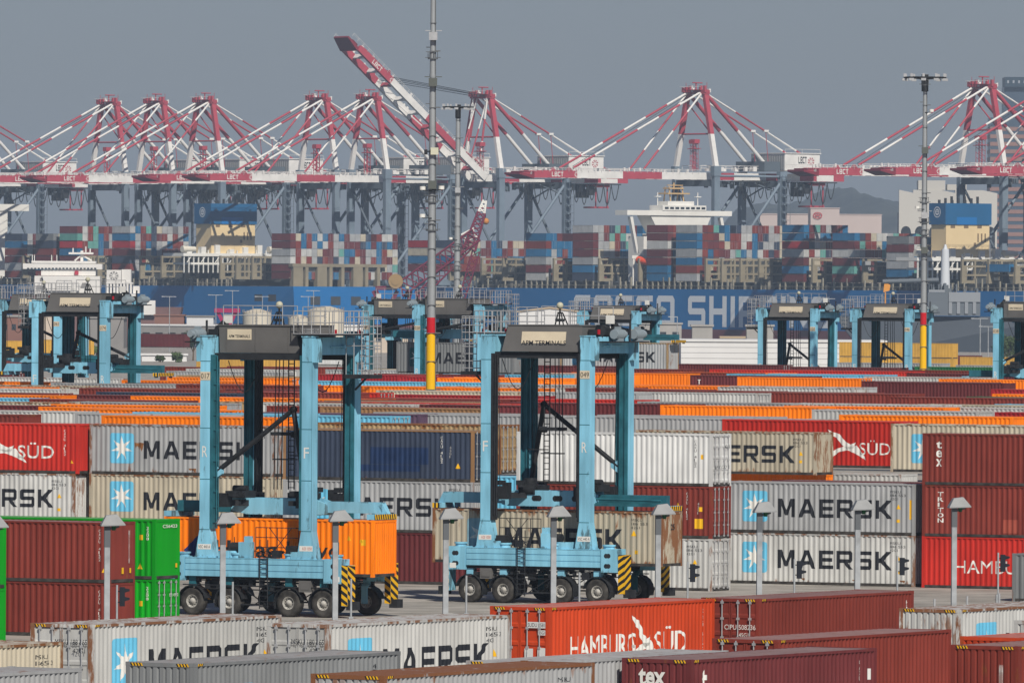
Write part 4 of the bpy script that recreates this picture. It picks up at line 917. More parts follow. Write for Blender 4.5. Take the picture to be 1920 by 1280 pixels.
# ---------------------------------------------------------------- the long yard block behind: top layers of the stacks, seen nearly edge on
# (px, py, which corner of the long side: L or R, colour, rust)  - py is the top edge at that corner
TOPZ = 3*HC
STRIP = [
 (312,695,'L','grey',.1),(300,687,'L','brown',.2),(0,706,'L','grey',.25),(226,709,'R','pale',.3),(228,712,'L','orange',.1),
 (95,716,'R','orange',.15),(95,717,'L','grey',.15),(330,720,'L','brown',.1),(158,723,'R','cream',.45),(82,726,'R','orange',.12),(165,726,'L','brown',.1),
 (118,729,'R','pale',.2),(390,730,'R','brown',.15),(180,734,'L','navy',.1),(106,737,'R','brown',.1),(112,741,'R','orange',.1),(120,739,'L','maroon',.1),(245,742,'L','orange',.1),
 (60,746,'R','skyblue',.1),(55,747,'L','brown',.1),(130,752,'L','grey',.3),(118,754,'R','cream',.5),(95,757,'L','orange',.15),(71,760,'R','maroon',.1),(72,762,'L','orange',.08),
 (150,771,'R','pale',.15),(140,774,'L','grey',.2),(190,778,'L','orange',.1),(40,777,'R','brown',.2),
 (425,686,'L','brown',.15),(560,693,'R','pale',.1),(610,692,'L','grey',.2),(690,691,'L','cream',.35),(545,709,'R','orange',.1),(560,713,'L','skyblue',.1),(700,700,'L','brown',.2),(745,705,'L','crimson',.1),
 (575,721,'R','orange',.2),(590,722,'L','orange',.1),(480,720,'R','brown',.2),(400,733,'L','brown',.15),(585,731,'R','maroon',.1),(710,736,'R','red',.05),(705,731,'L','cream',.3),
 (430,745,'L','orange',.1),(395,752,'L','tan',.5),(480,754,'L','pale',.3),(640,748,'L','brown',.1),(500,760,'L','brown',.1),(690,745,'L','brown',.15),(600,762,'L','tanker',.2),(440,769,'R','orange',.1),
 (700,772,'L','grey',.1),(565,776,'R','skyblue',.1),(735,780,'R','skyblue',.05),(420,783,'L','orange',.1),(470,772,'L','purple',.2),
 (868,692,'R','cream',.4),(960,684,'L','maroon',.06),(1054,703,'R','skyblue',.1),(820,708,'L','orange',.12),(1082,709,'R','orange',.1),(800,703,'R','crimson',.15),(740,715,'L','skyblue',.1),(905,719,'L','pale',.2),
 (760,725,'L','orange',.15),(935,724,'L','brown',.15),(730,731,'L','pale',.25),(930,733,'L','grey',.1),(740,739,'L','crimson',.1),(750,745,'L','red',.1),(925,746,'L','red',.12),
 (835,755,'R','brown',.1),(897,754,'R','tan',.15),(963,757,'R','red',.1),(985,760,'R','maroon',.1),(1000,754,'L','maroon',.05),(735,775,'L','grey',.1),(925,777,'L','grey',.15),(815,786,'L','pale',.3),(1120,777,'L','grey',.1),
 (1250,684,'R','maroon',.08),(1467,684,'R','maroon',.1),(1255,697,'L','orange',.1),(1430,699,'R','brown',.15),(1440,700,'L','skyblue',.05),(1291,700,'R','orange',.05),(1180,700,'R','orange',.15),(1294,703,'L','maroon',.05),
 (1350,724,'R','orange',.1),(1120,720,'L','orange',.2),(1368,723,'L','grey',.2),(1190,730,'L','brown',.1),(1420,737,'R','pale',.12),(1085,726,'R','pale',.3),(1060,727,'L','brown',.1),(1195,752,'L','grey',.2),(1440,735,'L','brown',.1),
 (1236,757,'R','maroon',.05),(1238,759,'L','orange',.03),(1160,781,'L','grey',.15),(1378,786,'L','brown',.1),(1190,791,'L','pale',.25),(1475,794,'R','cream',.4),(1130,785,'L','tan',.4),
 (1480,687,'L','maroon',.1),(1715,687,'L','darkgreen',.1),(1792,684,'L','grey',.1),(1570,679,'L','grey',.15),(1500,694,'L','red',.1),(1670,693,'L','brown',.15),(1585,703,'R','skyblue',.05),(1620,705,'L','pale',.3),(1760,710,'L','orange',.1),
 (1613,709,'R','orange',.05),(1615,714,'L','maroon',.04),(1882,718,'R','maroon',.06),(1600,727,'R','pale',.3),(1632,736,'R','brown',.08),(1663,743,'L','brown',.06),(1858,729,'L','crimson',.08),(1860,738,'L','orange',.2),(1812,743,'L','darkgreen',.1),
 (1480,755,'L','pale',.35),(1720,757,'L','cream',.35),(1865,757,'L','skyblue',.1),(1470,760,'L','orange',.15),(1715,762,'L','pale',.2),(1522,767,'L','pale',.2),(1865,772,'L','crimson',.12),(1573,777,'L','orange',.06),(1868,785,'L','grey',.15),
 (1808,791,'L','orange',.06),(1764,789,'R','pale',.3),(1780,796,'L','skyblue',.1),
 (20,700,'R','maroon',.1),(330,703,'L','tan',.3),(1090,690,'L','brown',.15),(860,697,'L','pale',.3),(1700,699,'L','maroon',.1),(1330,692,'L','red',.1),
]
ORD = ['nearest','second','third','fourth','fifth','sixth','seventh','eighth','ninth','tenth','eleventh','twelfth','thirteenth','fourteenth','fifteenth','sixteenth']
GB = 'containers in the long yard block'
def zone(px): return 'far left' if px < 330 else 'left centre' if px < 700 else 'centre' if px < 1110 else 'right centre' if px < 1500 else 'far right'
cnt = {}
for px, py, c0, c, rust in sorted(STRIP, key=lambda e: -e[1]):
    s_ = 18000/at(px, py, TOPZ).y; mid_px = px + (1 if c0 == 'L' else -1)*5.4*s_*.887
    z = zone(mid_px); k = cnt.get((z, c), 0); cnt[(z, c)] = k+1
    lab = '%s container, %s of its colour from the front, %s yard block' % (WORD[c], ORD[k], z)
    tz = TOPZ if py < 783 else 8.08
    p = at(px, py, tz); corner = Vector((p.x, p.y, tz-HC))
    cen = corner + MX*(L40/2)*(1 if c0 == 'L' else -1) + MY*(CW/2)
    near = py > 752
    rus = rust
    if (px, py) == (1294,703): container(cen, YM, L40, HC, c, rus, lab, group=GB, marks=[('column','TR',.75,.32,2.5,.5,M_WHITE,.02)])
    elif c0 == 'R': container(cen, YM, L40, HC, c, rus, lab, group=GB, end='door' if (px*7+py) % 3 == 0 else 'wall', smooth_end=True, rusty_frame=.1)
    elif (px, py) == (1000,754): container(cen, YM, L40, HC, c, rus, lab, group=GB)
    else: container(cen, YM, L40, HC, c, rus, lab, detail=1, group=GB)
# ---------------------------------------------------------------- the far quay: u runs along it (to the right and nearer), v points at the water
QY = R(37.0)                                   # crane local x = landward
U = Vector((math.cos(R(-53)), math.sin(R(-53)), 0)); V = Vector((-math.cos(R(37)), -math.sin(R(37)), 0))
RAIL0 = Vector((67.0, 3530.0, 0))
def on_line(P, px):                            # parameter t where the line P + t U crosses a sight line
    k = (px-960)/F
    return (k*P.y - P.x)/(U.x - k*U.y)
SR = plain('crane_red', (0.40,0.06,0.085), .5, 0, .1, .3); SW_ = plain('crane_white', (0.72,0.71,0.68), .5, 0, .08, .3)
SB = plain('crane_bluegrey', (0.17,0.22,0.27), .5, 0, .15, .15); SBD = plain('crane_grey_dark', (0.10,0.125,0.15), .6); SBK = plain('crane_black', (0.03,0.032,0.035), .6)
STY = plain('crane_grey', (0.45,0.46,0.46), .5)
def banded(mb, p, q, r, n, first=0, box=None):
    p, q = Vector(p), Vector(q)
    for k in range(n):
        a, b = p.lerp(q, k/n), p.lerp(q, (k+1)/n)
        if box: mb.bar(a, b, box[0], box[1], (k+first) % 2)
        else: mb.tube(a, b, r, 8, (k+first) % 2)
def sts(px, label, raised=False):
    t = on_line(RAIL0, px); o = RAIL0 + U*t
    root = empty('quay_crane', o, QY, label, 'quay crane', 'red and white ship to shore cranes on the far quay')
    P = lambda n, m, f, par=None: (lambda mb: (f(mb), mb.build(n, m, par or root))[1])(MB())
    W2 = 11.8
    for x in (0, 31):
        for sy in (-1, 1):
            y = sy*W2
            def leg(mb):
                mb.loft([[(x-1.5,y-1,1.5),(x+1.5,y-1,1.5),(x+1.5,y+1,1.5),(x-1.5,y+1,1.5)],[(x-1.25,y-.95,30),(x+1.25,y-.95,30),(x+1.25,y+.95,30),(x-1.25,y+.95,30)],[(x-1.3,y-.95,57.5),(x+1.3,y-.95,57.5),(x+1.3,y+.95,57.5),(x-1.3,y+.95,57.5)]])
                mb.box(x-1.6,x+1.6,y-1.15,y+1.15,56.5,60.2 if x == 0 else 58.5)
                mb.box(x-4,x+4,y-.8,y+.8,0,1.6)
            P('leg', SB, leg)
    def lower(mb):
        for sy in (-1, 1): mb.bar((0,sy*W2,17),(31,sy*W2,17),1.6,2.2)
        for x in (0, 31): mb.bar((x,-W2,4),(x,W2,4),1.8,2.2); mb.bar((x,-W2,16.5),(x,W2,16.5),1.6,2)
    P('portal_beam', SB, lower)
    for x in (0, 31): P('cross_beam', SBD, lambda mb: mb.bar((x,-W2+.9,54),(x,W2-.9,54),1.6,2.4))
    for sy in (-1, 1):
        P('tie_tube', SB, lambda mb: mb.tube((1.2,sy*W2,56.6),(30,sy*W2,56.6),.42,8))
        P('diagonal_brace', SB, lambda mb: mb.tube((30.5,sy*W2,54.5),(.8,sy*W2,19),.62,8))
    P('diagonal_brace', SBD, lambda mb: mb.tube((31,W2,53.5),(31,-W2,22),.5,8))
    P('diagonal_brace', SBD, lambda mb: mb.tube((0,W2,53.5),(0,-W2,24),.45,8))
    def stair(mb):
        x, y = 31.0, -W2-2.6
        for dx in (-1.1, 1.1):
            for dy in (-1, 1): mb.tube((x+dx,y+dy,2),(x+dx,y+dy,57),.12,4)
        for k in range(18):
            z = 3+k*3; mb.tube((x-1.1,y-1,z),(x+1.1,y+1,z+1.5),.09,4); mb.box(x-1.2,x+1.2,y-1.1,y+1.1,z+1.5,z+1.62)
    P('stair_tower', SBD, stair)
    def girder(mb):
        for y in (-4.2, 4.2):
            xs = [-2, 6, 14, 22, 29, 37, 45, 53, 61, 66]; bands = [1,0,1,1,0,1,0,1,0]
            for a, b, c in zip(xs, xs[1:], bands): mb.box(a,b,y-.75,y+.75,55.2,57.8,c if c else 0)
        for k in range(14): mb.box(-1+k*5,-.5+k*5,-3.4,3.4,56,57.4,1)
    P('main_girder', [SR, SW_], girder)
    bl = 81.0
    bm_ = bpy.data.objects.new('boom', None); C.objects.link(bm_); bm_.parent = root; bm_.location = (-2.2, 0, 56.5); bm_.empty_display_size = 1
    if raised: bm_.rotation_euler = (0, R(39), 0)
    def boom(mb):
        for y in (-4.9, 4.9):
            xs = [0,-18,-36,-57,-70,-74]; bands = [1,0,1,0,0]
            for a, b, c in zip(xs, xs[1:], bands): mb.box(b,a,y-.7,y+.7,-1.3,1.3,c)
            mb.prism([(-74,-1.3),(-74,1.3),(-76.5,.9),(-76.5,-1.3)], y-.7, y+.7, 0); mb.prism([(-61.5,1.3),(-60.2,2.6),(-59,1.3)], y-.6, y+.6, 0)
        for k in range(9): mb.box(-6-k*8.2,-5.3-k*8.2,-3.4,3.4,-.8,.9,1 if k % 3 else 0)
    P('boom_girder', [SR, SW_], boom, bm_)
    P('boom_nose', plain('crane_red_dark',(0.20,0.02,0.035)), lambda mb: (mb.loft([[(-76.5,-5.5,-1.7),(-76.5,5.5,-1.7),(-76.5,5.5,-.4),(-76.5,-5.5,-.4)],[(-82.5,-4.6,-.2),(-82.5,4.6,-.2),(-82.5,4.6,.5),(-82.5,-4.6,.5)]]), mb.box(-80,-77,-4,4,.5,1.0)), bm_)
    def walk(mb):
        for y in (-5.9, 5.9):
            mb.tube((-82,y,2.3),(0,y,2.3),.07,4); mb.tube((-82,y,1.75),(0,y,1.75),.05,4)
            for k in range(28): mb.tube((-82+k*3,y,.8),(-82+k*3,y,2.3),.06,4)
        rnd = random.Random(px)
        for k in range(26): x = -78+k*3+rnd.uniform(-1,1); y = rnd.choice((-5,4.4)); mb.box(x,x+rnd.uniform(.3,1.0),y,y+.5,1.3,1.5+rnd.uniform(.2,1.3))
    P('boom_walkway', SW_, walk, bm_)
    vs, fs, p, q, c, dd = text_mesh('LBCT', 'block')
    mb = MB(); mb.add([(-68.6+(x-p)/(q-p)*5.2, -5.63, -.9+(y-c)/(dd-c)*1.7) for x, y in vs], fs); mb.build('boom_lettering', M_WHITE, bm_)
    mb = MB()
    for k in range(8):
        a = R(45*k); mb.add([(-57.3+.3*math.cos(a),-5.63,-.05+.3*math.sin(a)),(-57.3+1.0*math.cos(a+.25),-5.63,-.05+1.0*math.sin(a+.25)),(-57.3+1.0*math.cos(a-.25),-5.63,-.05+1.0*math.sin(a-.25))],[(0,1,2)])
    mb.build('flower_emblem', M_WHITE, bm_)
    # apex frame
    AZ = 87.5
    for sy in (-1, 1):
        P('apex_mast', [SR, SW_], lambda mb: (mb.loft([[(-.9,sy*W2-.7,60),(.9,sy*W2-.7,60),(.9,sy*W2+.7,60),(-.9,sy*W2+.7,60)],[(-.9,sy*8.9-.7,72),(.9,sy*8.9-.7,72),(.9,sy*8.9+.7,72),(-.9,sy*8.9+.7,72)]],1), mb.loft([[(-.9,sy*8.9-.7,72),(.9,sy*8.9-.7,72),(.9,sy*8.9+.7,72),(-.9,sy*8.9+.7,72)],[(-.9,sy*5-.8,AZ),(.9,sy*5-.8,AZ),(.9,sy*5+.8,AZ),(-.9,sy*5+.8,AZ)]],0)))
        P('back_leg', [SR, SW_], lambda mb: (mb.tube((.5,sy*5,AZ-.8),(15,sy*5.2,73.5),.75,8,0), mb.tube((15,sy*5.2,73.5),(30.5,sy*5.4,59),.72,8,1)))
        def bst(mb):
            a, b = Vector((1,sy*3.6,AZ-.3)), Vector((58,sy*4.2,59.5))
            banded(mb, a, b, .36, 4, 1); m_ = a.lerp(b,.5); mb.tube(m_-Vector((0,0,-.3)), (m_.x+1.5, m_.y, 60), .16, 4, 0)
            mb.box(m_.x-1,m_.x+1,m_.y-.6,m_.y+.6,m_.z-.2,m_.z+.6,1)
        P('back_stay', [SR, SW_], bst)
        if not raised:
            P('outer_stay', [SR, SW_], lambda mb: (banded(mb,(-1,sy*3.8,AZ-.2),(-60,sy*4.2,58.8),.42,6,1)))
            P('inner_stay', [SR, SW_], lambda mb: (banded(mb,(-1,sy*4.4,AZ-.6),(-27.5,sy*4.2,58.8),.38,4,1)))
        else:
            P('folded_stay', [SR, SW_], lambda mb: (banded(mb,(-1,sy*4.4,AZ-.4),(-4.5,sy*4.4,62),.4,3,1), banded(mb,(-.2,sy*3.2,AZ-1),(-8,sy*3.2,63.5),.3,2,1), banded(mb,(-4.5,sy*4.4,62),(-24,sy*4.4,75),.35,3,0), mb.tube((-24,sy*4.4,75),(-44,sy*4.4,89),.35,8,1)))
            rp = Vector((-2.2-58*math.cos(R(39)), sy*2, 56.8+58*math.sin(R(39))+1))
            P('boom_rope', SBK, lambda mb: (mb.tube((-.5,sy*2,AZ+.5),rp,.13,4), mb.tube((-.5,sy*3,AZ-.2),rp+Vector((1,sy,-1.5)),.12,4)))
    if not raised:
        P('boom_rope', SBK, lambda mb: [mb.tube((-1,y,AZ),(-56,y,59.5),.09,4) for y in (-1.4,1.4)])
    def crown(mb):
        mb.box(-1.4,1.4,-6.2,6.2,AZ-.9,AZ+.6,0); mb.box(-2.2,2.6,-5,5,AZ+.6,AZ+.8,0)
        rnd = random.Random(3)
        for k in range(14):
            x, y = rnd.uniform(-2.4,2.4), rnd.uniform(-6.5,6.5); mb.box(x-.4,x+.4,y-.5,y+.5,AZ-.2,AZ+rnd.uniform(.9,2.4),0 if k % 3 else 1)
        for y in (-6.2,6.2): mb.tube((0,y,AZ),(0,y,AZ+3.4),.12,4,0)
        mb.tube((-3,-6.2,AZ+1.8),(-3,6.2,AZ+1.8),.1,4,1); mb.tube((-.2,0,AZ+.6),(-.2,0,AZ+3.4),.25,6,0); mb.tube((-2.2,-.4,AZ+3.3),(2.4,-.4,AZ+3.3),.22,5,0)
    P('apex_head', [SR, SW_], crown)
    P('apex_cross_tube', SR, lambda mb: (mb.tube((0,-8.9,72),(0,8.9,72),.35,6), mb.tube((0,-8.9,72),(0,6,84),.25,6)))
    for dy in (-4.5, 5.5):
        def tower(mb):
            x = -4 if dy < 0 else 3
            for a in (-.8,.8):
                for b in (-.8,.8): mb.tube((x+a,dy+b,58.5),(x+a,dy+b,69),.12,4)
            for k in range(6): z = 59+k*1.8; mb.tube((x-.8,dy-.8,z),(x+.8,dy+.8,z+1.6),.1,4); mb.tube((x+.8,dy-.8,z),(x-.8,dy+.8,z+1.6),.1,4)
            mb.box(x-1.6,x+1.6,dy-1.6,dy+1.6,66.5,66.7); mb.box(x-1.2,x+1.2,dy-1.2,dy+1.2,68.5,70)
        P('rope_tower', SR, tower)
    # machinery house on the landward girder
    hs = P('machinery_house', SW_, lambda mb: (mb.box(33,49.5,-11,9,58.9,65.2), mb.box(32.6,49.9,-11.4,9.4,65.2,65.5)))
    P('house_grille', plain('grille_grey',(0.30,0.31,0.31)), lambda mb: [mb.box(32.85,33.0,-10.6+k*1.4,-9.6+k*1.4,59.4,64.6) for k in range(14)], hs)
    P('house_base', SBD, lambda mb: (mb.box(25,32.5,-9,8,58.6,62.2), mb.box(50,56,-6,6,58.6,60.2)))
    mb = MB(); mb.add([(39.4+(x-p)/(q-p)*3.9, -11.03, 61.6+(y-c)/(dd-c)*2.5) for x, y in vs], fs); mb.build('house_lettering', M_BLACK, hs)
    mb = MB()
    for k in range(8):
        a = R(45*k+20); mb.add([(45.4+.35*math.cos(a),-11.03,62.4+.35*math.sin(a)),(45.4+1.5*math.cos(a+.22),-11.03,62.4+1.5*math.sin(a+.22)),(45.4+1.5*math.cos(a-.22),-11.03,62.4+1.5*math.sin(a-.22))],[(0,1,2)])
    mb.build('flower_emblem', SR, hs)
    def rails(mb):
        for y in (-5.6,5.6):
            mb.tube((-2,y,60.4),(66,y,60.4),.09,4); mb.tube((-2,y,59.5),(66,y,59.5),.07,4)
            for k in range(24): mb.tube((-2+k*2.9,y,58.5),(-2+k*2.9,y,60.4),.07,4)
        for x in (33,41,49.5): mb.tube((x,-11.2,65.5),(x,-11.2,66.8),.08,4)
        mb.tube((33,-11.2,66.8),(49.5,-11.2,66.8),.08,4)
        rnd = random.Random(8)
        for k in range(16): x = rnd.uniform(0,46); y = rnd.choice((-5.2,-3,3,5)); mb.box(x,x+rnd.uniform(.5,2),y-.6,y+.6,58.5,58.9+rnd.uniform(.3,2.2))
    P('girder_walkway', SW_, rails)
    def festoon(mb):
        for k in range(13):
            x0 = 13+k*3.7
            for y in (-5.6,):
                pts = [(x0+3.7*i/6, y, 54.6-(6.0+(k % 3)*.9)*math.sin(math.pi*i/6)) for i in range(7)]; mb.path(pts,.2,4)
        mb.box(12,62,-5.9,-5.3,54.5,54.9)
    P('festoon', SBK, festoon)
    cab = P('trolley', SR, lambda mb: (mb.box(50.5,58.5,-3.3,3.3,53.6,55.0), mb.tube((52,-3,46),(52,-3,54),.3,5), mb.tube((57.5,-3,46),(57.5,-3,54),.3,5), mb.box(51,58,-3.4,3.4,45.6,46.2)))
    P('operator_cab', SBK, lambda mb: (mb.box(46,49.5,-2,2,49.5,52.8), mb.box(48,50.5,-4.2,-2.2,50.5,54)), cab)
    def clutter(mb):
        rnd = random.Random(px+1)
        for k in range(26): x = rnd.uniform(6,50); y = rnd.uniform(-5,5); mb.box(x-.6,x+.6,y-.5,y+.5,51.5+rnd.uniform(0,2.5),54.9)
        for sy in (-1,1):
            mb.tube((31,sy*W2,50),(24,sy*3,54.6),.3,5); mb.tube((31,sy*W2,48),(38,sy*3,54.6),.3,5)
    P('under_gear', SBD, clutter)
    return root
sts(1303, 'red and white quay crane standing alone behind the white ship bridge, boom lowered')
sts(902, 'quay crane with its boom raised steeply to the left', True)
sts(1840, 'red and white quay crane before the striped tower, right of the banded mast')
sts(1985, 'quay crane cut by the right picture edge, stays crossing before the striped tower')
sts(2148, 'quay crane beyond the right edge, only its boom nose in the picture')
sts(690, 'quay crane just left of the steeply raised boom')
sts(595, 'second quay crane left of the steeply raised boom')
sts(382, 'quay crane behind the left ship\'s blue topped funnel')
sts(290, 'middle crane of the close trio at left')
sts(202, 'leftmost crane of the close trio at left')
sts(-75, 'quay crane beyond the left edge, only stays and girder in the picture')
# ---------------------------------------------------------------- container ships along the far quay; local x = along the quay, -y = the side seen
SY = R(-53); SIDE0 = RAIL0 + V*63
HB = plain('hull_blue', (0.001,0.15,0.40), .5, 0, .08, .05); HBL = plain('hull_blue_bright', (0.004,0.15,0.42), .5, 0, .06, .05); HRED = plain('hull_red', (0.16,0.055,0.06), .7)
DKG = plain('deck_dark', (0.055,0.06,0.062), .8, 0, .4, .3); DBG = plain('lashing_beige', (0.27,0.235,0.165), .6, 0, .15, .2); SHW = plain('ship_white', (0.76,0.75,0.70), .5, 0, .06, .2)
FBG = plain('funnel_beige', (0.74,0.58,0.33), .5, 0, .05, .1); FBL = plain('funnel_blue', (0.010,0.11,0.26), .5, 0, .08, .1); HLT = plain('hull_lettering', (0.80,0.83,0.85), .6)
def sx(px): return on_line(SIDE0, px)
PAL = ['maroon','brown','blue','grey','cream','maroon','brown','blue','pale','teal','navy','brown','grey']
SMATS = [plain('ship_box_'+c, tuple(v*1.05 for v in COL[c]), .6, 0, .12, .5) for c in PAL]
TIER = 2.9
GS = 'containers stacked on the far ships'
STUFF = MB()
def ship_bay(x1, tiers, rows, base, top_cols, who, bay, rnd, indiv_ends=0):
    """x1 = end of the bay nearest the viewer; the outermost column as single boxes, the rest behind it as one mass of ends"""
    x0 = x1 - L40; seq = top_cols
    for k in range(tiers):
        c = seq[k % len(seq)]; z = base + (tiers-1-k)*TIER
        o = SIDE0 + U*((x0+x1)/2) + Vector((-U.y, U.x, 0))*(1.4)
        container((o.x, o.y, z), SY, L40, 2.8, c, .05, '%s container, %s from the top, outer stack, %s' % (WORD[c], ORD[k] if k else 'first', bay), detail=1, group=GS)
    mb = STUFF; nm = len(SMATS)
    for j in range(1, rows):
        y = .2 + j*2.52; tt = tiers - (1 if rnd.random() < .12 else 0)
        run = rnd.randrange(nm)
        for k in range(tt):
            z = base + k*TIER
            if rnd.random() < .75: run = rnd.randrange(nm)
            if j <= indiv_ends:
                c = PAL[run]; o = SIDE0 + U*((x0+x1)/2) + Vector((-U.y, U.x, 0))*(y+1.2)
                container((o.x, o.y, z), SY, L40, 2.8, c, .05, '%s container end, %s up in %s inner column, %s' % (WORD[c], ORD[k] if k else 'first', ('first','second','third','fourth')[j-1], bay), detail=1, group=GS)
                continue
            mb.box(x0, x1, y, y+2.40, z, z+2.78, run)
            for a in (y+.25, y+.85, y+1.5, y+2.1): mb.box(x1, x1+.06, a, a+.05, z+.1, z+2.7, nm if rnd.random() < .35 else run)
def hull(root, xs, beam, zd, mats, transom_right=False, bow_left=True):
    """xs = (left end, right end); lofted from sections, red below the waterline band"""
    x0, x1 = xs; secs = []; n = 12
    stations = []
    if bow_left:
        for t, f, ff in ((0,.02,.0),(8,.28,.05),(20,.58,.30),(36,.85,.62),(55,1,.92),(75,1,1)): stations.append((x0+t, f, ff))
    else: stations.append((x0, 1, 1))
    stations += [(x0+(x1-x0)*.5, 1, 1), (x1-14, 1, 1), (x1, 1, .94)]
    for rows, mi in (((-9,-3.9,.8),1),((.8,6,zd),0)):
        mb = MB()
        for lv0, lv1 in zip(rows, rows[1:]):
            for (a, fa, ga), (b, fb, gb) in zip(stations, stations[1:]):
                for sg in (-1, 1):
                    def pt(x, f, g, z):
                        k = g + (f-g)*max(0, min(1, (z+4)/(zd+4))); return (x, beam/2 + sg*beam/2*k, z)
                    mb.add([pt(a,fa,ga,lv0), pt(b,fb,gb,lv0), pt(b,fb,gb,lv1), pt(a,fa,ga,lv1)], [(0,1,2,3)])
            for x, f, g in (stations[0], stations[-1]):
                k0 = g+(f-g)*max(0,min(1,(lv0+4)/(zd+4))); k1 = g+(f-g)*max(0,min(1,(lv1+4)/(zd+4)))
                mb.add([(x,beam/2-beam/2*k0,lv0),(x,beam/2+beam/2*k0,lv0),(x,beam/2+beam/2*k1,lv1),(x,beam/2-beam/2*k1,lv1)],[(0,1,2,3)])
        mb.build('hull' if mi == 0 else 'hull_bottom', mats[mi], root)
    mb = MB(); mb.add([(x, beam/2+s*beam/2*f, zd-.02) for x, f, g in stations for s in (-1,)] + [(x, beam/2+beam/2*f, zd-.02) for x, f, g in reversed(stations)], [tuple(range(2*len(stations)))]); mb.build('deck', DKG, root)
def lashing(root, xs, beam, z0, zt, skip=()):
    for x in xs:
        def f(mb):
            n = 9; w = beam/n
            for k in range(n+1): mb.box(x, x+.9, min(beam-.7,k*w), min(beam,k*w+.7), z0, zt)
            for z in (z0+2.6, z0+5.6, zt-.8): mb.box(x+.02, x+.88, .7, beam-.7, z, z+.7)
            for k in range(n):
                if k % 3 == 0:
                    mb.box(x+.05, x+.85, k*w+.7, k*w+w, z0+.1, z0+1.2); mb.box(x+.05, x+.85, k*w+.7, k*w+w*.4, z0+1.2, z0+5.6)
                else: mb.box(x+.3, x+.5, k*w+.7, k*w+w, z0+.1, zt-1, 1)
            for k in range(0, n): mb.tube((x+.45,k*w+.3,z0),(x+.45,k*w+w*.9,zt),.12,4)
        mb = MB(); f(mb); mb.build('lashing_bridge', [DBG, DKG], root)
def coaming(root, xa, xb, zd, seed):
    rnd = random.Random(seed); mb = MB(); x = xa
    mb.box(xa, xb, 3.2, 50, zd, zd+2.5)
    mb.build('hatch_coaming', DKG, root)
    mb = MB()
    while x < xb:
        mb.box(x, x+.5, .1, .6, zd, zd+rnd.choice((2.7,2.7,3.4,4.2))); x += rnd.choice((3.2,3.2,4.1,6.4))
    mb.box(xa, xb, .15, .3, zd+1.1, zd+1.25); mb.build('deck_post', plain('deck_post',(0.30,0.28,0.22)), root)
    mb = MB()
    for k in range(int((xb-xa)/2.2)):
        x = xa+k*2.2+rnd.uniform(0,1.4); y = rnd.uniform(.8,2.8); mb.box(x,x+rnd.uniform(.3,1.4),y,y+.6,zd,zd+rnd.uniform(.5,3.2))
    mb.build('deck_fitting', plain('deck_mix',(0.16,0.15,0.13),.8,0,.6,.4), root)
def funnel(root, x0, x1, y0, y1, zb, zm, zt):
    mb = MB(); mb.box(x0, x1, y0, y1, zb, zm); f = mb.build('funnel', FBG, root)
    mb = MB(); mb.box(x0-.6, x1+.4, y0-.6, y1+.6, zm+.01, zt); mb.build('funnel_top', FBL, f)
    mb = MB(); mb.box(x0-.62, x1+.42, y0+4.5, y1-6, zm, zm+2.6); mb.build('funnel_band', HBL, f)
    mb = MB()
    for k in range(9): y = y0+1+k*(y1-y0-2)/9; mb.tube(((x0+x1)/2+(k%3)-1,y,zt),((x0+x1)/2+(k%3)-1,y,zt+1.2+(k%3)*.6),.5,6)
    mb.build('exhaust_pipe', SBK, f)
    mb = MB()
    for k in range(3): mb.box(x1+.005, x1+.05, y1-2.2-k*1.6, y1-1.6-k*1.6, zm-6, zm-3)
    mb.box(x1+.005,x1+.06,y1-7,y1-6,zb+4,zb+5.2); [mb.box(x1+.005,x1+.06,y0+2+k*6,y0+4+k*6,zm-1.2,zm-.1) for k in range(3)]
    mb.build('louvre', plain('louvre_brown',(0.20,0.14,0.08)), f)
    for (yy, nrm) in ((y0-.65, 0),):                      # ring emblem on the seen faces
        mb = MB(); cx, cz = (x0+x1)/2-.1, (zm+zt)/2+.6
        for r_ in (1.9, 1.1):
            for k in range(20):
                a, b = 2*math.pi*k/20, 2*math.pi*(k+1)/20; mb.add([(cx+r_*math.cos(a),yy,cz+r_*math.sin(a)),(cx+r_*math.cos(b),yy,cz+r_*math.sin(b)),(cx+(r_-.3)*math.cos(b),yy,cz+(r_-.3)*math.sin(b)),(cx+(r_-.3)*math.cos(a),yy,cz+(r_-.3)*math.sin(a))],[(0,1,2,3)])
        for k in range(3): mb.add([(cx-1,yy,cz-.7+k*.6),(cx+1,yy,cz-.7+k*.6),(cx+1,yy,cz-.45+k*.6),(cx-1,yy,cz-.45+k*.6)],[(0,1,2,3)])
        mb.build('ring_emblem', HLT, f)
    # white decks at the foot of the funnel
    mb = MB(); mb.box(x0-2, x1+1.5, y0-14, y1+14, zb-1.2, zb-.01); mb.box(x0-1,x1+1,y0-10,y1+8,zb-4.4,zb-3.6)
    for k in range(22): y = y0-13.5+k*(y1-y0+27)/21; mb.box(x1+.6,x1+1.1,y,y+.35,zb-7.5,zb+1.2*(k%2))
    for k in range(7): y = y0-12+k*6.6; mb.tube((x1+1,y,zb-3.6),(x1+1,y+3,zb-.1),.2,5); mb.box(x1-1,x1+1.2,y,y+2.2,zb-.0,zb+1.6+(k%3)*.8)
    mb.build('boat_deck', SHW, root)
    for y in (y1+9, y0-11):
        mb = MB(); mb.tube((x1+.5,y-3,zb+1.5),(x1+.5,y+3,zb+1.5),1.3,10,0,1.0); mb.build('lifeboat', plain('boat_cream',(0.70,0.66,0.55)), root)
ZD = 15.1
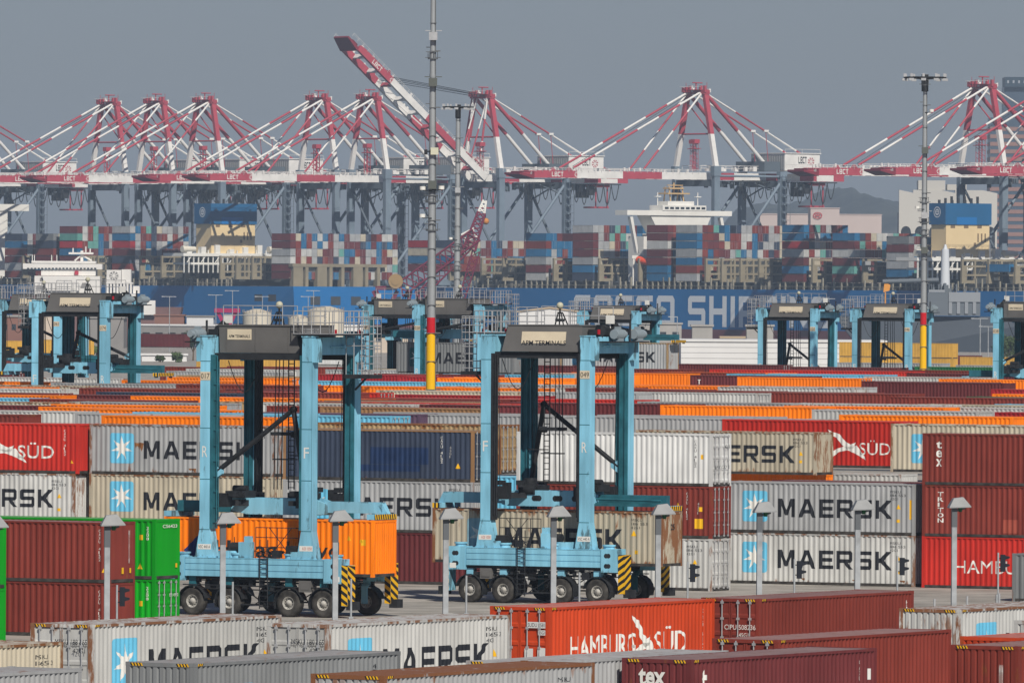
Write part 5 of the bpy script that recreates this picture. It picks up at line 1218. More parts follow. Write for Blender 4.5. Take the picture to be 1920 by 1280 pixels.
# --- left ship
rt = empty('container_ship', SIDE0, SY, 'blue container ship at left with beige funnel under a dark blue top and bright stern', 'container ship', 'container ships at the far quay')
x1 = sx(549)
hull(rt, (x1-398, x1), 58, ZD, (HB, HRED))
mb = MB(); mb.add([(x1+.05,.5,.9),(x1+.05,57,.9),(x1+.05,57.5,ZD-.1),(x1+.05,.2,ZD-.1)],[(0,1,2,3)]); mb.build('transom', HBL, rt)
for k in range(5): mb = MB(); mb.box(x1+.1,x1+.2,8+k*9.5,12.5+k*9.5,8.2,11.4); mb.build('mooring_opening', plain('opening_dark',(0.05,0.055,0.06)), rt)
for k in range(2): mb = MB(); mb.box(x1-16-k*9,x1-11-k*9,-.06,.05,9.5,12.0); mb.build('side_opening', plain('opening_dark',(0.05,0.055,0.06)), rt)
coaming(rt, x1-300, x1-40, ZD, 4)
funnel(rt, sx(379)-10, sx(379), 4, 24.5, 27.6, 38.8, 46.6)
lashing(rt, [sx(e) for e in (40,95,150,180,260,300,345,410,440,470)], 50, ZD+2.5, ZD+11.5)
def stern_deck(mb):
    for k in range(8): y = .5+k*5.6; mb.box(x1-3,x1-.5,y,y+(4.4 if k in (0,2,5) else 1.4),ZD,ZD+7.6)
    mb.box(x1-3,x1-.4,0,44,ZD+7.4,ZD+8.6); mb.box(x1-2.9,x1-2.2,0,44,ZD+3,ZD+3.4)
mb = MB(); stern_deck(mb); mb.build('stern_deck', DBG, rt)
rnd = random.Random(22)
WHO1, WHO2 = 'the left ship', 'the right ship'
ship_bay(sx(545)-.8, 6, 20, ZD+2.7+0.0, ['maroon','maroon','grey','pale','maroon','maroon'], WHO1, 'stern of left ship', rnd)
ship_bay(sx(242), 7, 11, ZD+2.7, ['grey','blue','crimson','maroon','navy','brown','grey'], WHO1, 'just left of left funnel', rnd)
ship_bay(sx(143), 7, 9, ZD+2.7, ['maroon','teal','crimson','blue','maroon','grey','brown'], WHO1, 'second bay left of left funnel', rnd)
ship_bay(sx(98), 6, 8, ZD+2.7, ['darkgrey','navy','brown','maroon','blue','brown'], WHO1, 'third bay left of left funnel', rnd)
ship_bay(sx(40), 6, 9, ZD+2.7, ['navy','blue','brown','maroon','grey','brown'], WHO1, 'fourth bay left of left funnel', rnd)
mb = MB(); xb = sx(-128); mb.box(xb-7,xb,6,36,ZD,44.5); mb.box(xb-5,xb+.5,-4,46,44.5,47.2); [mb.tube((xb-1,y,36),(xb-1,y,44.5),.8,6,0,1.6) for y in (12,22)]; mb.build('bridge_house', SHW, rt)
# --- right ship
rt2 = empty('container_ship', SIDE0, SY, 'blue container ship with huge pale hull letters and a white bridge at right', 'container ship', 'container ships at the far quay')
xb = sx(668); hull(rt2, (xb, xb+430), 58, ZD, (HB, HRED))
coaming(rt2, sx(880), sx(1990), ZD, 9)
ta, tb = sx(1076), sx(1556)
WT_ = text_mesh('COSCO SHIPPING', 'block')[3]
for word_, x0_ in (('COSCO', 0.0), ('SHIPPING', text_mesh('COSCO', 'block')[3]+.22+.55)):
    vs, fs, p, q, c, dd = text_mesh(word_, 'block')
    mb = MB(); mb.add([(ta+(x0_+x)/WT_*(tb-ta), -.05, 1.7+y*11) for x, y in vs], fs); mb.build('hull_lettering', HLT, rt2)
funnel(rt2, sx(1760)-8, sx(1760), 3, 22.5, 26.6, 38.0, 45.4)
lashing(rt2, [sx(e) for e in (840,900,940,1035,1120,1195,1320,1350,1385,1420,1520,1615,1720,1800,1850,1900,1950)], 50, ZD+2.5, ZD+11)
# white bridge across the deck
def bridge(mb):
    x = sx(1181); mb.box(x-9,x,6,30,ZD,34); mb.loft([[(x-8,14,34),(x,14,34),(x,33,34),(x-8,33,34)],[(x-8,9,41.6),(x,9,41.6),(x,37,41.6),(x-8,37,41.6)]]); mb.box(x-6.5,x+.6,-2,46,41.6,43.4); mb.box(x-7,x+.8,14,34,43.4,45.3); mb.box(x-6,x,17,29,45.3,46.8)
    for y in (.8, 42): mb.loft([[(x-1.5,y-1,41),(x,y-1,41),(x,y+.3,41),(x-1.5,y+.3,41)],[(x-1.5,y+2.2,28),(x,y+2.2,28),(x,y+3.0,28),(x-1.5,y+3.0,28)]])
    for k in range(6): mb.box(x-.2,x+.3,1+k*2.4,1.7+k*2.4,ZD+1,ZD+11)
    mb.box(x-.3,x+.4,.5,15,ZD+10.8,ZD+12)
mb = MB(); bridge(mb); br = mb.build('bridge_house', SHW, rt2)
x = sx(1181); mb = MB(); [mb.box(x+.61,x+.66,-1.2+k*2.3,.6+k*2.3,42.2,43.2) for k in range(0)] or [mb.box(x+.81,x+.86,15+k*2.4,16.7+k*2.4,43.9,44.7) for k in range(8)]; mb.build('bridge_windows', plain('window_dark',(0.03,0.04,0.05),.2), br)
def rig(mb):
    for a in (-2,2):
        for b in (19,25): mb.tube((x-3+a,b,46.8),(x-3+a*.5,b,52),.28,5,1)
    mb.box(x-6,x,17,27,49.3,49.8,1); mb.box(x-5,x-1,18.5,25,51.2,51.7,1); mb.tube((x-3,22,50),(x-3,22,53.5),.3,5,1); mb.box(x-3.3,x-2.7,19,26,52.4,52.7,1)
    for y in (14.6, 33): mb.tube((x-3,y,45),(x-3,y,50),.2,5,0); mb.box(x-3.6,x-2.4,y-1.2,y+1.2,48.3,48.6,0)
mb = MB(); rig(mb); mb.build('radar_mast', [SHW, plain('mast_buff',(0.55,0.38,0.18))], rt2)
mb = MB(); xx = sx(1190); mb.tube((xx,1.5,25.5),(xx+9,1.5,24),1.4,10,0,1.0); mb.build('lifeboat', plain('boat_orange',(0.75,0.08,0.02)), rt2)
rnd = random.Random(5)
ship_bay(sx(1022), 6, 10, ZD+2.7, ['blue','brown','blue','grey','maroon','pale'], WHO2, 'second bay left of white bridge', rnd)
ship_bay(sx(848), 4, 14, 21.0, ['navy','grey','blue','brown'], WHO2, 'low bow bay of right ship', rnd)
ship_bay(sx(800), 4, 11, 21.0, ['crimson','cream','blue','maroon'], WHO2, 'foremost bay of right ship', rnd)
ship_bay(sx(1110), 7, 12, ZD+2.7, ['grey','maroon','maroon','maroon','grey','blue','navy'], WHO2, 'bay left of white bridge', rnd)
ship_bay(sx(1250), 7, 4, ZD+2.7, ['maroon','maroon','pale','maroon','maroon','blue','blue'], WHO2, 'bay under white bridge', rnd)
ship_bay(sx(1305), 7, 17, ZD+2.7, ['grey','blue','blue','grey','blue','brown','grey'], WHO2, 'first bay right of bridge', rnd, 4)
ship_bay(sx(1505), 7, 8, ZD+2.7, ['blue','blue','crimson','pale','maroon','blue','maroon'], WHO2, 'second bay right of bridge', rnd, 2)
ship_bay(sx(1600), 6, 12, ZD+2.7, ['blue','maroon','pale','maroon','teal','maroon'], WHO2, 'third bay right of bridge', rnd, 2)
ship_bay(sx(1702), 5, 11, ZD+4.5, ['darkgrey','maroon','grey','grey','blue'], WHO2, 'bay left of right funnel', rnd)
ship_bay(sx(1890), 1, 3, ZD+6.5, ['blue'], WHO2, 'deck right of right funnel', rnd)

o = STUFF.build('stacked_ship_containers', SMATS + [M_GALV]); o.location = SIDE0; o.rotation_euler = (0,0,SY); tag(o, None, None, None, 'stuff')
# ---------------------------------------------------------------- near shore of the channel: sheds, tanks, stray boxes, plants
GBK = 'stray containers beyond the yard block'
for px, s, z, H, c, lab in [
 (1786, 9.7, 0, HC, 'yellow', 'lower yellow container behind the right banded mast'), (1786, 9.7, HC, HC, 'yellow', 'upper yellow container behind the right banded mast'),
 (1679, 9.6, 0, HC, 'yellow', 'lower yellow container right of the long white shed'), (1679, 9.6, HC, HC, 'yellow', 'upper yellow container right of the long white shed'),
 (1905, 9.5, 0, HC, 'yellow', 'single low yellow container near the right picture edge'), (1832, 9.3, 0, HC, 'maroon', 'maroon container between the yellow ones at right'),
 (62, 10.2, HC, HC, 'yellow', 'yellow container behind the leftmost carriers, upper'), (62, 10.2, 0, HC, 'brown', 'brown container under the yellow one behind the leftmost carriers'),
 (164, 10.0, HC, HC, 'yellow', 'second yellow container behind the leftmost carriers'), (164, 10.0, 0, HC, 'maroon', 'maroon container under the second yellow one at far left'),
 (345, 8.9, HC, HC, 'maroon', 'lone maroon container above the low white wall at left'),
 (470, 9.6, 0, HC, 'yellow', 'yellow container seen between the legs of carrier 017'), (560, 9.5, 0, HC, 'yellow', 'yellow container right of the ladder of carrier 017'),
 (640, 9.2, 0, HC, 'white', 'white container behind the right portal of carrier 017')]:
    D = Dof(s); p = atY(px, 700, D); corner = Vector((p.x, D, z))
    container(corner - MX*(L40/2) + MY*(CW/2), YM, L40, H, c, .12, lab, detail=1, group=GBK)
BW = plain('shed_white', (0.66,0.66,0.65), .7, 0, .06, .1); BC = plain('wall_cream', (0.55,0.47,0.38), .8, 0, .08, .1); BG = plain('wall_grey', (0.24,0.23,0.22), .8, 0, .15, .1)
BR = plain('roof_grey', (0.33,0.32,0.30), .8, 0, .2, .1); BP = plain('wall_pinkish', (0.50,0.42,0.39), .8, 0, .06, .05); BT = plain('roof_tan', (0.46,0.36,0.24), .8, 0, .1, .1); BD = plain('opening_black', (0.03,0.03,0.03), .8)
BBR = plain('wall_brown', (0.24,0.12,0.09), .8, 0, .1, .1)
def shed(name, cat, label, px0, px1, ytop, s, depth, wall, roof, ridge=0.0, yaw=0.0, zb=0.0, lines=0, doors=0, windows=0, parts=True):
    D = Dof(s); a = atY(px0, ytop, D); b = atY(px1, ytop, D); w = b.x-a.x; h = max(1.0, (a.z+b.z)/2 - ridge - zb)
    r = empty(name, ((a.x+b.x)/2, D, zb), yaw, label, cat)
    mb = MB(); mb.box(-w/2, w/2, 0, depth, 0, h)
    if ridge > 0: mb.prism([(-w/2, h), (w/2, h), (0, h+ridge*.96)], .01, depth-.01)
    mb.build('wall', wall, r)
    mb = MB()
    if ridge > 0:
        for sg in (-1, 1): mb.bar((sg*(w/2+.4), depth/2, h-.1), (0, depth/2, h+ridge), depth+.6, .3)
    else: mb.box(-w/2-.3, w/2+.3, -.3, depth+.3, h, h+.4)
    mb.build('roof', roof, r)
    if lines:
        mb = MB()
        for k in range(1, lines): mb.box(-w/2, w/2, -.06, -.005, h*k/lines-.04, h*k/lines+.04)
        mb.build('panel_joint', plain('joint_grey', (0.42,0.42,0.42)), r)
    for k in range(doors):
        x = -w/2 + w*(k+.5)/doors; mb = MB(); mb.box(x-w/doors*.28, x+w/doors*.28, -.08, -.005, .05, h*.62); mb.build('door', BD, r)
    for k in range(windows):
        x = -w/2 + w*(k+.5)/windows; mb = MB(); mb.box(x-w/windows*.25, x+w/windows*.25, -.05, -.005, h*.55, h*.75); mb.build('window', plain('glass_dark',(0.04,0.05,0.06),.2), r)
    return r
shed('warehouse', 'shed', 'long low white shed with horizontal joints behind the right hand carriers', 1277, 1662, 641, 9.4, 30, BW, BW, lines=5)
shed('warehouse', 'shed', 'large white warehouse with beige pitched roof behind the right front carrier', 972, 1090, 577, 7.6, 40, BW, BT, ridge=.9, doors=0)
shed('warehouse', 'shed', 'white warehouse behind the right portal of carrier 017', 500, 700, 650, 8.0, 30, BW, BW)
shed('warehouse', 'shed', 'white block left of the banded tall mast', 626, 692, 612, 7.4, 25, BW, BW, windows=3)
shed('office_block', 'building', 'dark grey building between the legs of carrier 074', 158, 232, 597, 7.5, 20, BG, BG, windows=0)
shed('office_block', 'building', 'cream building behind the leftmost carriers', 68, 100, 592, 7.5, 20, BC, BC)
shed('office_block', 'building', 'brown building at the left picture edge behind the carriers', -30, 66, 594, 7.3, 20, BBR, BR, windows=6)
shed('low_wall', 'wall', 'low white wall under the lone maroon container at left', 266, 350, 666, 8.9, 2, BW, BW)
shed('quay_shed', 'shed', 'long low grey quay shed with pale roof, right of the leftmost carriers', 262, 480, 611, 6.9, 15, BG, BW, doors=9)
shed('quay_shed', 'shed', 'brown low shed before the left ship\'s hull', 290, 345, 592, 6.6, 12, BBR, BBR)
shed('quay_shed', 'shed', 'small white shed before the left ship\'s hull', 350, 400, 594, 6.6, 12, BW, BG, doors=2)
shed('quay_shed', 'shed', 'grey guard hut with a black opening before the pale hull letters', 1298, 1336, 612, 8.6, 8, BR, BR, doors=1)
shed('quay_shed', 'shed', 'grey guard hut with a black opening left of the middle right carrier', 1400, 1450, 612, 8.6, 8, BR, BR, doors=1)
shed('quay_shed', 'shed', 'tan shed roof above the long white shed', 1352, 1408, 634, 8.5, 10, BT, BT)
shed('quay_shed', 'shed', 'beige office with green fence colours at the mast foot', 700, 800, 625, 7.8, 15, BC, BR, windows=5)
shed('quay_shed', 'shed', 'white site office behind the right legs of the right front carrier', 1186, 1278, 608, 7.8, 12, BR, BR, windows=4)
def tank(px, s, r_px, ytop, label):
    D = Dof(s); p = atY(px, ytop, D); r = r_px/s; o = empty('storage_tank', (p.x, D, 0), 0, label, 'storage tank', 'cream storage tanks'); h = p.z
    mb = MB(); mb.tube((0,0,0),(0,0,h-1),r,36); mb.build('shell', plain('tank_cream', (0.66,0.60,0.48), .6, 0, .06, .2), o)
    mb = MB(); mb.tube((0,0,h-1),(0,0,h),r*1.01,36,0,r*.25); mb.build('roof', plain('tank_roof', (0.55,0.49,0.38), .7), o)
    mb = MB()
    for k in range(24): t = 2*math.pi*k/24; mb.tube((r*math.cos(t),r*math.sin(t),h-1),(r*math.cos(t),r*math.sin(t),h-.2),.05,4)
    mb.build('railing', BG, o)
    mb = MB(); mb.box(-.15,.15,-r-.25,-r-.02,0,h-1); [mb.box(-.3,.3,-r-.3,-r-.2,k*.8,k*.8+.15) for k in range(int(h/.8))]; mb.build('ladder', BR, o)
tank(611, 7.4, 34, 574, 'large cream tank behind the railing of carrier 017')
tank(482, 7.0, 27, 579, 'smaller cream tank left of the large one')
tank(560, 6.8, 20, 590, 'low cream tank half hidden between the two others')
# red loading frame
p = atY(426, 600, Dof(6.7)); RD = plain('frame_magenta', (0.36,0.02,0.09), .5)
r = empty('loading_frame', (p.x, p.y, 0), 0, 'small magenta red steel frame beside the cream tanks', 'frame')
mb = MB(); zt = atY(426, 578, Dof(6.7)).z; mb.box(-3.6,3.6,-1,1,zt-1.2,zt); mb.bar((-2.6,0,zt-1),(1.5,0,0),1,1); mb.bar((2.4,0,zt-1),(-1.5,0,0),1,1); mb.box(-1.2,1.2,-.8,.8,0,2); mb.build('steel_frame', RD, r)
# small harbour lamp poles
for k, (px, yt, s, lab) in enumerate([(405,553,7.8,'slender twin lamp pole before the left ship\'s hull, leftmost'),(318,556,7.8,'slender lamp pole near the white block at left'),(436,545,7.6,'tall thin lamp pole left of the red frame'),(492,556,7.6,'slender twin lamp pole above the smaller tank'),(588,545,7.4,'thin pole rising behind the large tank'),(578,556,7.4,'slender pole directly left of the large tank'),(1270,594,9,'lamp pole with a short arm right of the carried grey container'),(1838,597,9.2,'pale lamp pole left of the right edge carrier'),(1853,612,9.2,'plain pale pole left of the right edge carrier'),(1553,560,8,'dark thin pole between the two right hand carriers'),(940,572,8,'dark thin pole before the big pale hull letters')]):
    D = Dof(s); p = atY(px, yt, D); o = empty('lamp_pole', (p.x, D, 0), 0, lab, 'lamp pole', 'small harbour lamp poles')
    mb = MB(); mb.tube((0,0,0),(0,0,p.z),.14,6,0,.09); mb.build('pole', MP if k < 9 else MPD, o)
    mb = MB(); mb.bar((-1.6,0,p.z),(1.6 if k not in (6,) else .1,0,p.z),.16,.16); mb.box(-1.9,-1.2,-.2,.2,p.z-.1,p.z+.12); mb.build('arm', MP, o)
# plants
def leafmat(n, c): return plain(n, c, .8, 0, .5, 1.0)
LG = leafmat('leaf_green', (0.055,0.085,0.03)); LD = leafmat('leaf_dark', (0.03,0.05,0.025)); TK = plain('bark', (0.12,0.09,0.06), .9)
def bush(name, cat, px, s, r, h, trunk, label, mat, n=900, seed=1):
    D = Dof(s); p = atY(px, 690, D); o = empty(name, (p.x, D, 0), 0, label, cat); rnd = random.Random(seed)
    mb = MB(); mb.tube((0,0,0),(.1,0,trunk+h*.3),.22,6,0,.1)
    for k in range(5): a = k*1.3; mb.tube((0,0,trunk*.7+.2),(r*.6*math.cos(a),r*.6*math.sin(a),trunk+h*.6),.1,5,0,.03)
    mb.build('trunk', TK, o); mb = MB(); cl = [(rnd.uniform(-.6,.6)*r, rnd.uniform(-.6,.6)*r, trunk+h*rnd.uniform(.25,.8), rnd.uniform(.3,.55)*r) for k in range(9)]
    for k in range(n):
        c = rnd.choice(cl); d = Vector((rnd.gauss(0,1),rnd.gauss(0,1),rnd.gauss(0,.8))); d.normalize(); q = Vector(c[:3])+d*c[3]*rnd.uniform(.6,1.05); a = Vector((rnd.uniform(-1,1),rnd.uniform(-1,1),rnd.uniform(-1,1))).normalized(); b = a.cross(d).normalized(); z = rnd.uniform(.18,.4)
        mb.add([q-a*z, q-b*z*.5, q+a*z, q+b*z*.5], [(0,1,2,3)])
    mb.build('foliage', mat, o)
bush('shrub','shrub',332,9.0,1.6,1.6,.3,'low green shrub before the white wall at left',LG,600,3)
bush('tree','tree',362,8.8,2.2,4.0,2.2,'dark tree right of the lone maroon container',LD,1100,4)
bush('shrub','shrub',300,9.0,1.0,1.2,.2,'small green shrub at the left end of the white wall',LG,400,6)
bush('tree','tree',1888,8.6,3.2,4.5,1.5,'olive green tree behind the right edge carrier',LG,1300,5)
bush('shrub','shrub',1812,9.2,1.8,1.8,.3,'dry brown shrub between the yellow containers at right',leafmat('leaf_dry',(0.10,0.075,0.045)),600,8)
bush('tree','tree',500,8.9,3.0,2.4,1.6,'olive tree between the yellow containers in the middle left',leafmat('leaf_dry',(0.10,0.075,0.045)),900,9)
p = atY(180, 690, Dof(9.4)); o = empty('palm_tree', (p.x, p.y, 0), 0, 'green palm between the legs of carrier 074', 'palm'); ph = atY(180, 657, Dof(9.4)).z
mb = MB(); mb.tube((0,0,0),(.2,0,ph),.22,8,0,.16); mb.build('trunk', TK, o); mb = MB(); rnd = random.Random(2)
for k in range(26):
    a = rnd.uniform(0,6.28); up = rnd.uniform(-.2,.9); L_ = rnd.uniform(1.8,2.6); prev = None
    for i in range(9):
        t = i/8; q = Vector((.2+math.cos(a)*L_*t, math.sin(a)*L_*t, ph+up*L_*t-1.4*t*t)); w = .34*math.sin(math.pi*min(1,t+.12))+.03; sdv = Vector((-math.sin(a),math.cos(a),-.5))*w
        cur = (q-sdv, q, q+sdv)
        if prev: mb.add([prev[0],prev[1],cur[1],cur[0],prev[2],cur[2]],[(0,1,2,3),(1,4,5,2)])
        prev = cur
mb.build('foliage', LG, o)
# ---------------------------------------------------------------- white tanker and grey ship lying in the channel
TW = plain('tanker_white', (0.74,0.72,0.68), .5, 0, .06, .3)
D = Dof(5.9); S = 5.9
def pz(px, py, D): return atY(px, py, D)
o0 = pz(118, 600, D); tk = empty('tanker_ship', (o0.x, D, -4), 0, 'white tanker superstructure with wide bridge above the leftmost carriers', 'ship')
def T(px, py): q = pz(px, py, D); return (q.x-o0.x, q.z+4)
def tbox(mb, xa, xb, ya, yb, d0, d1, mi=0):
    x0, z1 = T(xa, ya); x1, z0 = T(xb, yb); mb.box(x0, x1, d0, d1, z0, z1, mi)
mb = MB(); x0, zz = T(30, 574); x1, _ = T(330, 574); mb.loft([[(x0,-6,0),(x1,-6,0),(x1,10,0),(x0,10,0)],[(x0-1,-7,zz),(x1+2,-7,zz),(x1+2,11,zz),(x0-1,11,zz)]]); mb.build('hull', plain('tanker_hull',(0.20,0.11,0.10),.6,0,.2,.1), tk)
mb = MB(); tbox(mb,66,188,517,575,-4,8); tbox(mb,78,180,505.2,516.8,-3,7); tbox(mb,44,192,494,505,-3.6,5); tbox(mb,60,180,489,493.8,-3,5); mb.loft([[(T(90,517)[0],-5,T(90,545)[1]),(T(150,517)[0],-5,T(90,545)[1]),(T(160,517)[0],-5,T(90,517)[1]),(T(80,517)[0],-5,T(90,517)[1])],[(T(90,517)[0],-3.9,T(90,545)[1]),(T(150,517)[0],-3.9,T(90,545)[1]),(T(160,517)[0],-3.9,T(90,517)[1]),(T(80,517)[0],-3.9,T(90,517)[1])]]); sh = mb.build('deckhouse', TW, tk)
mb = MB()
for k in range(20): tbox(mb, 52+k*6.6, 56+k*6.6, 502, 504.5, -3.7, -3.61)
mb.build('bridge_window', plain('window_dark',(0.03,0.04,0.05),.2), sh)
mb = MB()
for a, b, c, e in ((76,92,521,527),(100,116,521,527),(120,140,522,526),(70,82,535,543),(150,166,530,540)): tbox(mb,a,b,c,e,-4.1,-4.01)
for k in range(9): tbox(mb,72+k*13,77+k*13,550,556,-4.08,-4.01)
mb.build('recess', plain('recess_grey',(0.25,0.24,0.23)), sh)
mb = MB(); tbox(mb,129,175,473,477,-1,3); tbox(mb,151,156,470,494,0,1.2); tbox(mb,136,138,465,473,0,.4); tbox(mb,160,162,462,473,0,.4); tbox(mb,168,170,466,473,0,.4); xa, za = T(140,489); xb, zb = T(153,478); mb.tube((xa,0,za),(xb,0,zb),.3,5); xa, za = T(172,489); mb.tube((xa,0,za),(xb,0,zb),.3,5)
for px in (60,64,96,106): tbox(mb,px,px+1.2,478,490,0,.3)
mb.build('radar_mast', TW, tk)
mb = MB(); tbox(mb,201,228,506,529,-4,4); tbox(mb,229,246,505,529,-3.5,4); tbox(mb,200,250,529.2,532,-4,4)
for k in range(8): tbox(mb,201+k*6.2,204.5+k*6.2,532.2,550,-4,3)
tbox(mb,190,255,550.2,575,-4.5,6); tbox(mb,250,262,536,550,-2,3); mb.build('funnel_housing', TW, tk)
mb = MB(); cx, cz = T(214.5, 517)
for k in range(8):
    a = R(45*k); mb.add([(cx+.35*math.cos(a),-4.02,cz+.35*math.sin(a)),(cx+1.5*math.cos(a+.3),-4.02,cz+1.5*math.sin(a+.3)),(cx+1.5*math.cos(a-.3),-4.02,cz+1.5*math.sin(a-.3))],[(0,1,2)])
mb.build('flower_emblem', BG, tk)
mb = MB(); tbox(mb,141,148,508,515,-3.8,-3.05); mb.build('red_panel', plain('panel_red',(0.45,0.03,0.06)), tk)
mb = MB(); tbox(mb,266,293,563,590,-8.5,-7.1); mb.build('deck_store', TW, tk)
D = Dof(6.3)
o1 = pz(1780, 600, D); gs = empty('grey_ship', (o1.x, D, -4), 0, 'dark slate grey ship with a white round tower, low at right', 'ship')
def G(px, py): q = pz(px, py, D); return (q.x-o1.x, q.z+4)
def gbox(mb, xa, xb, ya, yb, d0, d1, mi=0):
    x0, z1 = G(xa, ya); x1, z0 = G(xb, yb); mb.box(x0, x1, d0, d1, z0, z1, mi)
GH = plain('hull_slate', (0.055,0.068,0.085), .55, 0, .08, .05); GL = plain('slate_light', (0.27,0.29,0.31), .6); GM = plain('slate_mid', (0.13,0.15,0.17), .6)
mb = MB(); xa, za = G(1565, 592); xb, _ = G(1990, 592); mb.loft([[(xa+9,-5,0),(xb,-7,0),(xb,9,0),(xa+9,7,0)],[(xa,-1,za),(xb,-8,za),(xb,10,za),(xa,3,za)]]); mb.build('hull', GH, gs)
mb = MB(); gbox(mb,1738,1836,548,592.2,-6.5,6); mb.build('forecastle', GM, gs)
mb = MB(); gbox(mb,1777,1836,547.5,566,-6.9,-6.51); [gbox(mb,1777+k*15,1783+k*15,566.2,588,-6.9,-6.51) for k in range(4)]; gbox(mb,1740,1770,543,547.8,-5,5); mb.build('bulwark', GL, gs)
mb = MB(); xc, zc = G(1772, 530); _, zt = G(1772, 467); mb.tube((xc,0,zc-4),(xc,0,zt),1.6,14,0,1.15); mb.tube((xc,0,zt),(xc,0,zt+1.4),.7,8,0,.3); mb.build('round_tower', plain('tower_white',(0.60,0.63,0.66),.5), gs)
mb = MB(); rnd = random.Random(4)
for k in range(24): px = rnd.uniform(1740,1835); gbox(mb,px,px+rnd.uniform(1,5),rnd.uniform(530,543),548,-4+rnd.uniform(-1,3),rnd.uniform(0,3))
mb.tube((*[G(1655,528)[0]],0,G(1655,528)[1]),(G(1760,525)[0],0,G(1760,525)[1]),.7,8); mb.build('deck_gear', GM, gs)
mb = MB(); xc, zc = G(1660, 548); mb.tube((xc,0,za-6),(xc,0,zc),.25,5); mb.loft([[(xc-.6,-.3,zc),(xc+1.2,-.3,zc+.5),(xc+1.2,.3,zc+.5),(xc-.6,.3,zc)],[(xc-.3,-.3,zc+3),(xc+1.5,-.3,zc+2.2),(xc+1.5,.3,zc+2.2),(xc-.3,.3,zc+3)]]); mb.build('signal_flag', plain('flag_orange',(0.70,0.30,0.04)), gs)
# ---------------------------------------------------------------- red lattice floating crane
D = Dof(5.7); oc = pz(790, 560, D); FCR = plain('lattice_red', (0.17,0.018,0.045), .5, 0, .15, .3)
fc = empty('floating_crane', (oc.x, D, -4), 0, 'dark red lattice floating crane with white jib tip behind the banded tall mast', 'floating crane')
def Q(px, py, y=0): q = pz(px, py, D); return Vector((q.x-oc.x, y, q.z+4))
def lattice(name, a, b, wa, wb, mat, n=10, r=.3):
    mb = MB(); d = (b-a).normalized(); up = Vector((0,1,0)); s_ = d.cross(up).normalized()
    def cor(t, i, j): return a.lerp(b, t) + s_*(i*(wa+(wb-wa)*t)/2) + up*(j*(wa+(wb-wa)*t)/2)
    for i in (-1,1):
        for j in (-1,1): mb.tube(cor(0,i,j), cor(1,i,j), r, 5)
    for k in range(n):
        t0, t1 = k/n, (k+1)/n
        for j in (-1,1): mb.tube(cor(t0,-1,j), cor(t1,1,j), r*.6, 4); mb.tube(cor(t0,1,j), cor(t1,-1,j), r*.6, 4)
        for i in (-1,1): mb.tube(cor(t0,i,-1), cor(t1,i,1), r*.6, 4)
    return mb.build(name, mat, fc)
mb = MB(); mb.box(-16,16,-8,10,0,6); mb.build('pontoon', plain('pontoon_dark',(0.06,0.05,0.06)), fc)
lattice('jib_lower', Q(748,545), Q(893,440), 4.4, 4.4, FCR, 14, .34); lattice('jib_brace', Q(790,552), Q(878,462), 2.6, 2.6, FCR, 9, .3); lattice('jib_brace', Q(866,560), Q(893,470), 2.0, 2.4, FCR, 7, .28)
lattice('jib_upper', Q(880,468), Q(903,398), 4, 2.4, FCR, 8, .4); lattice('jib_tip', Q(902.5,399), Q(909,376), 2.2, 1.0, SHW, 3, .4); lattice('jib_tip', Q(868,447), Q(892,436), 2.5, 3, SHW, 3, .4)
mb = MB(); mb.tube(Q(909,377),Q(911,412),.12,4); mb.build('hoist_rope', SBK, fc); mb = MB(); mb.ball(Q(911,415),1.1); mb.build('hook_block', plain('hook_orange',(0.55,0.22,0.05)), fc)
for a, b in (((700,545),(718,585)),((745,545),(725,585)),((704,540),(745,540)),((722,585),(705,545)),((770,545),(760,590)),((780,545),(800,590)),((700,590),(760,590))):
    mb = MB(); mb.bar(Q(*a), Q(*b), 1.3, 1.3); mb.build('a_frame', FCR, fc)
mb = MB(); a = Q(742,527); mb.tube(a+Vector((0,-3,0)), a+Vector((0,-.5,0)), 2.4, 18); mb.tube(a+Vector((0,-3.2,0)), a+Vector((0,-3.01,0)), 1.4, 14); mb.build('winch_drum', plain('drum_tan',(0.33,0.22,0.10)), fc)
# ---------------------------------------------------------------- town behind the quay
shed('town_block', 'building', 'pale pink block with a red oval emblem on the skyline right of the white bridge', 1520, 1574, 391, 3.9, 40, BP, BP)
r = shed('town_block', 'building', 'low pale pink wing left of the emblem block', 1425, 1519, 402, 3.85, 40, BP, BP)
shed('town_block', 'building', 'low pale pink wing right of the emblem block', 1560, 1653, 403, 3.85, 40, BP, BP, windows=0)
e0 = atY(1533, 404, Dof(3.9)-.6); mb = MB()
for k in range(20):
    a, b = 2*math.pi*k/20, 2*math.pi*(k+1)/20
    mb.add([(2.2*math.cos(a),-.02,1.6*math.sin(a)),(2.2*math.cos(b),-.02,1.6*math.sin(b)),(1.75*math.cos(b),-.02,1.2*math.sin(b)),(1.75*math.cos(a),-.02,1.2*math.sin(a))],[(0,1,2,3)])
for x0, x1, z0, z1 in ((-1,-.55,-.75,.75),(.55,1,-.75,.75),(-.55,.55,-.2,.2),(-.2,.2,.2,.75)): mb.add([(x0,-.02,z0),(x1,-.02,z0),(x1,-.02,z1),(x0,-.02,z1)],[(0,1,2,3)])
em = mb.build('emblem_sign', plain('emblem_red',(0.40,0.02,0.03)), None); em.location = (e0.x, e0.y, e0.z); tag(em, 'red oval emblem on the pale pink skyline block', 'sign')
D = Dof(3.6); a = atY(1686, 356, D); b = atY(1870, 356, D); w = b.x-a.x; si = empty('silo_block', ((a.x+b.x)/2, D, 0), 0, 'tall pale silo block with dark round arches behind the right funnel', 'silo'); h = a.z
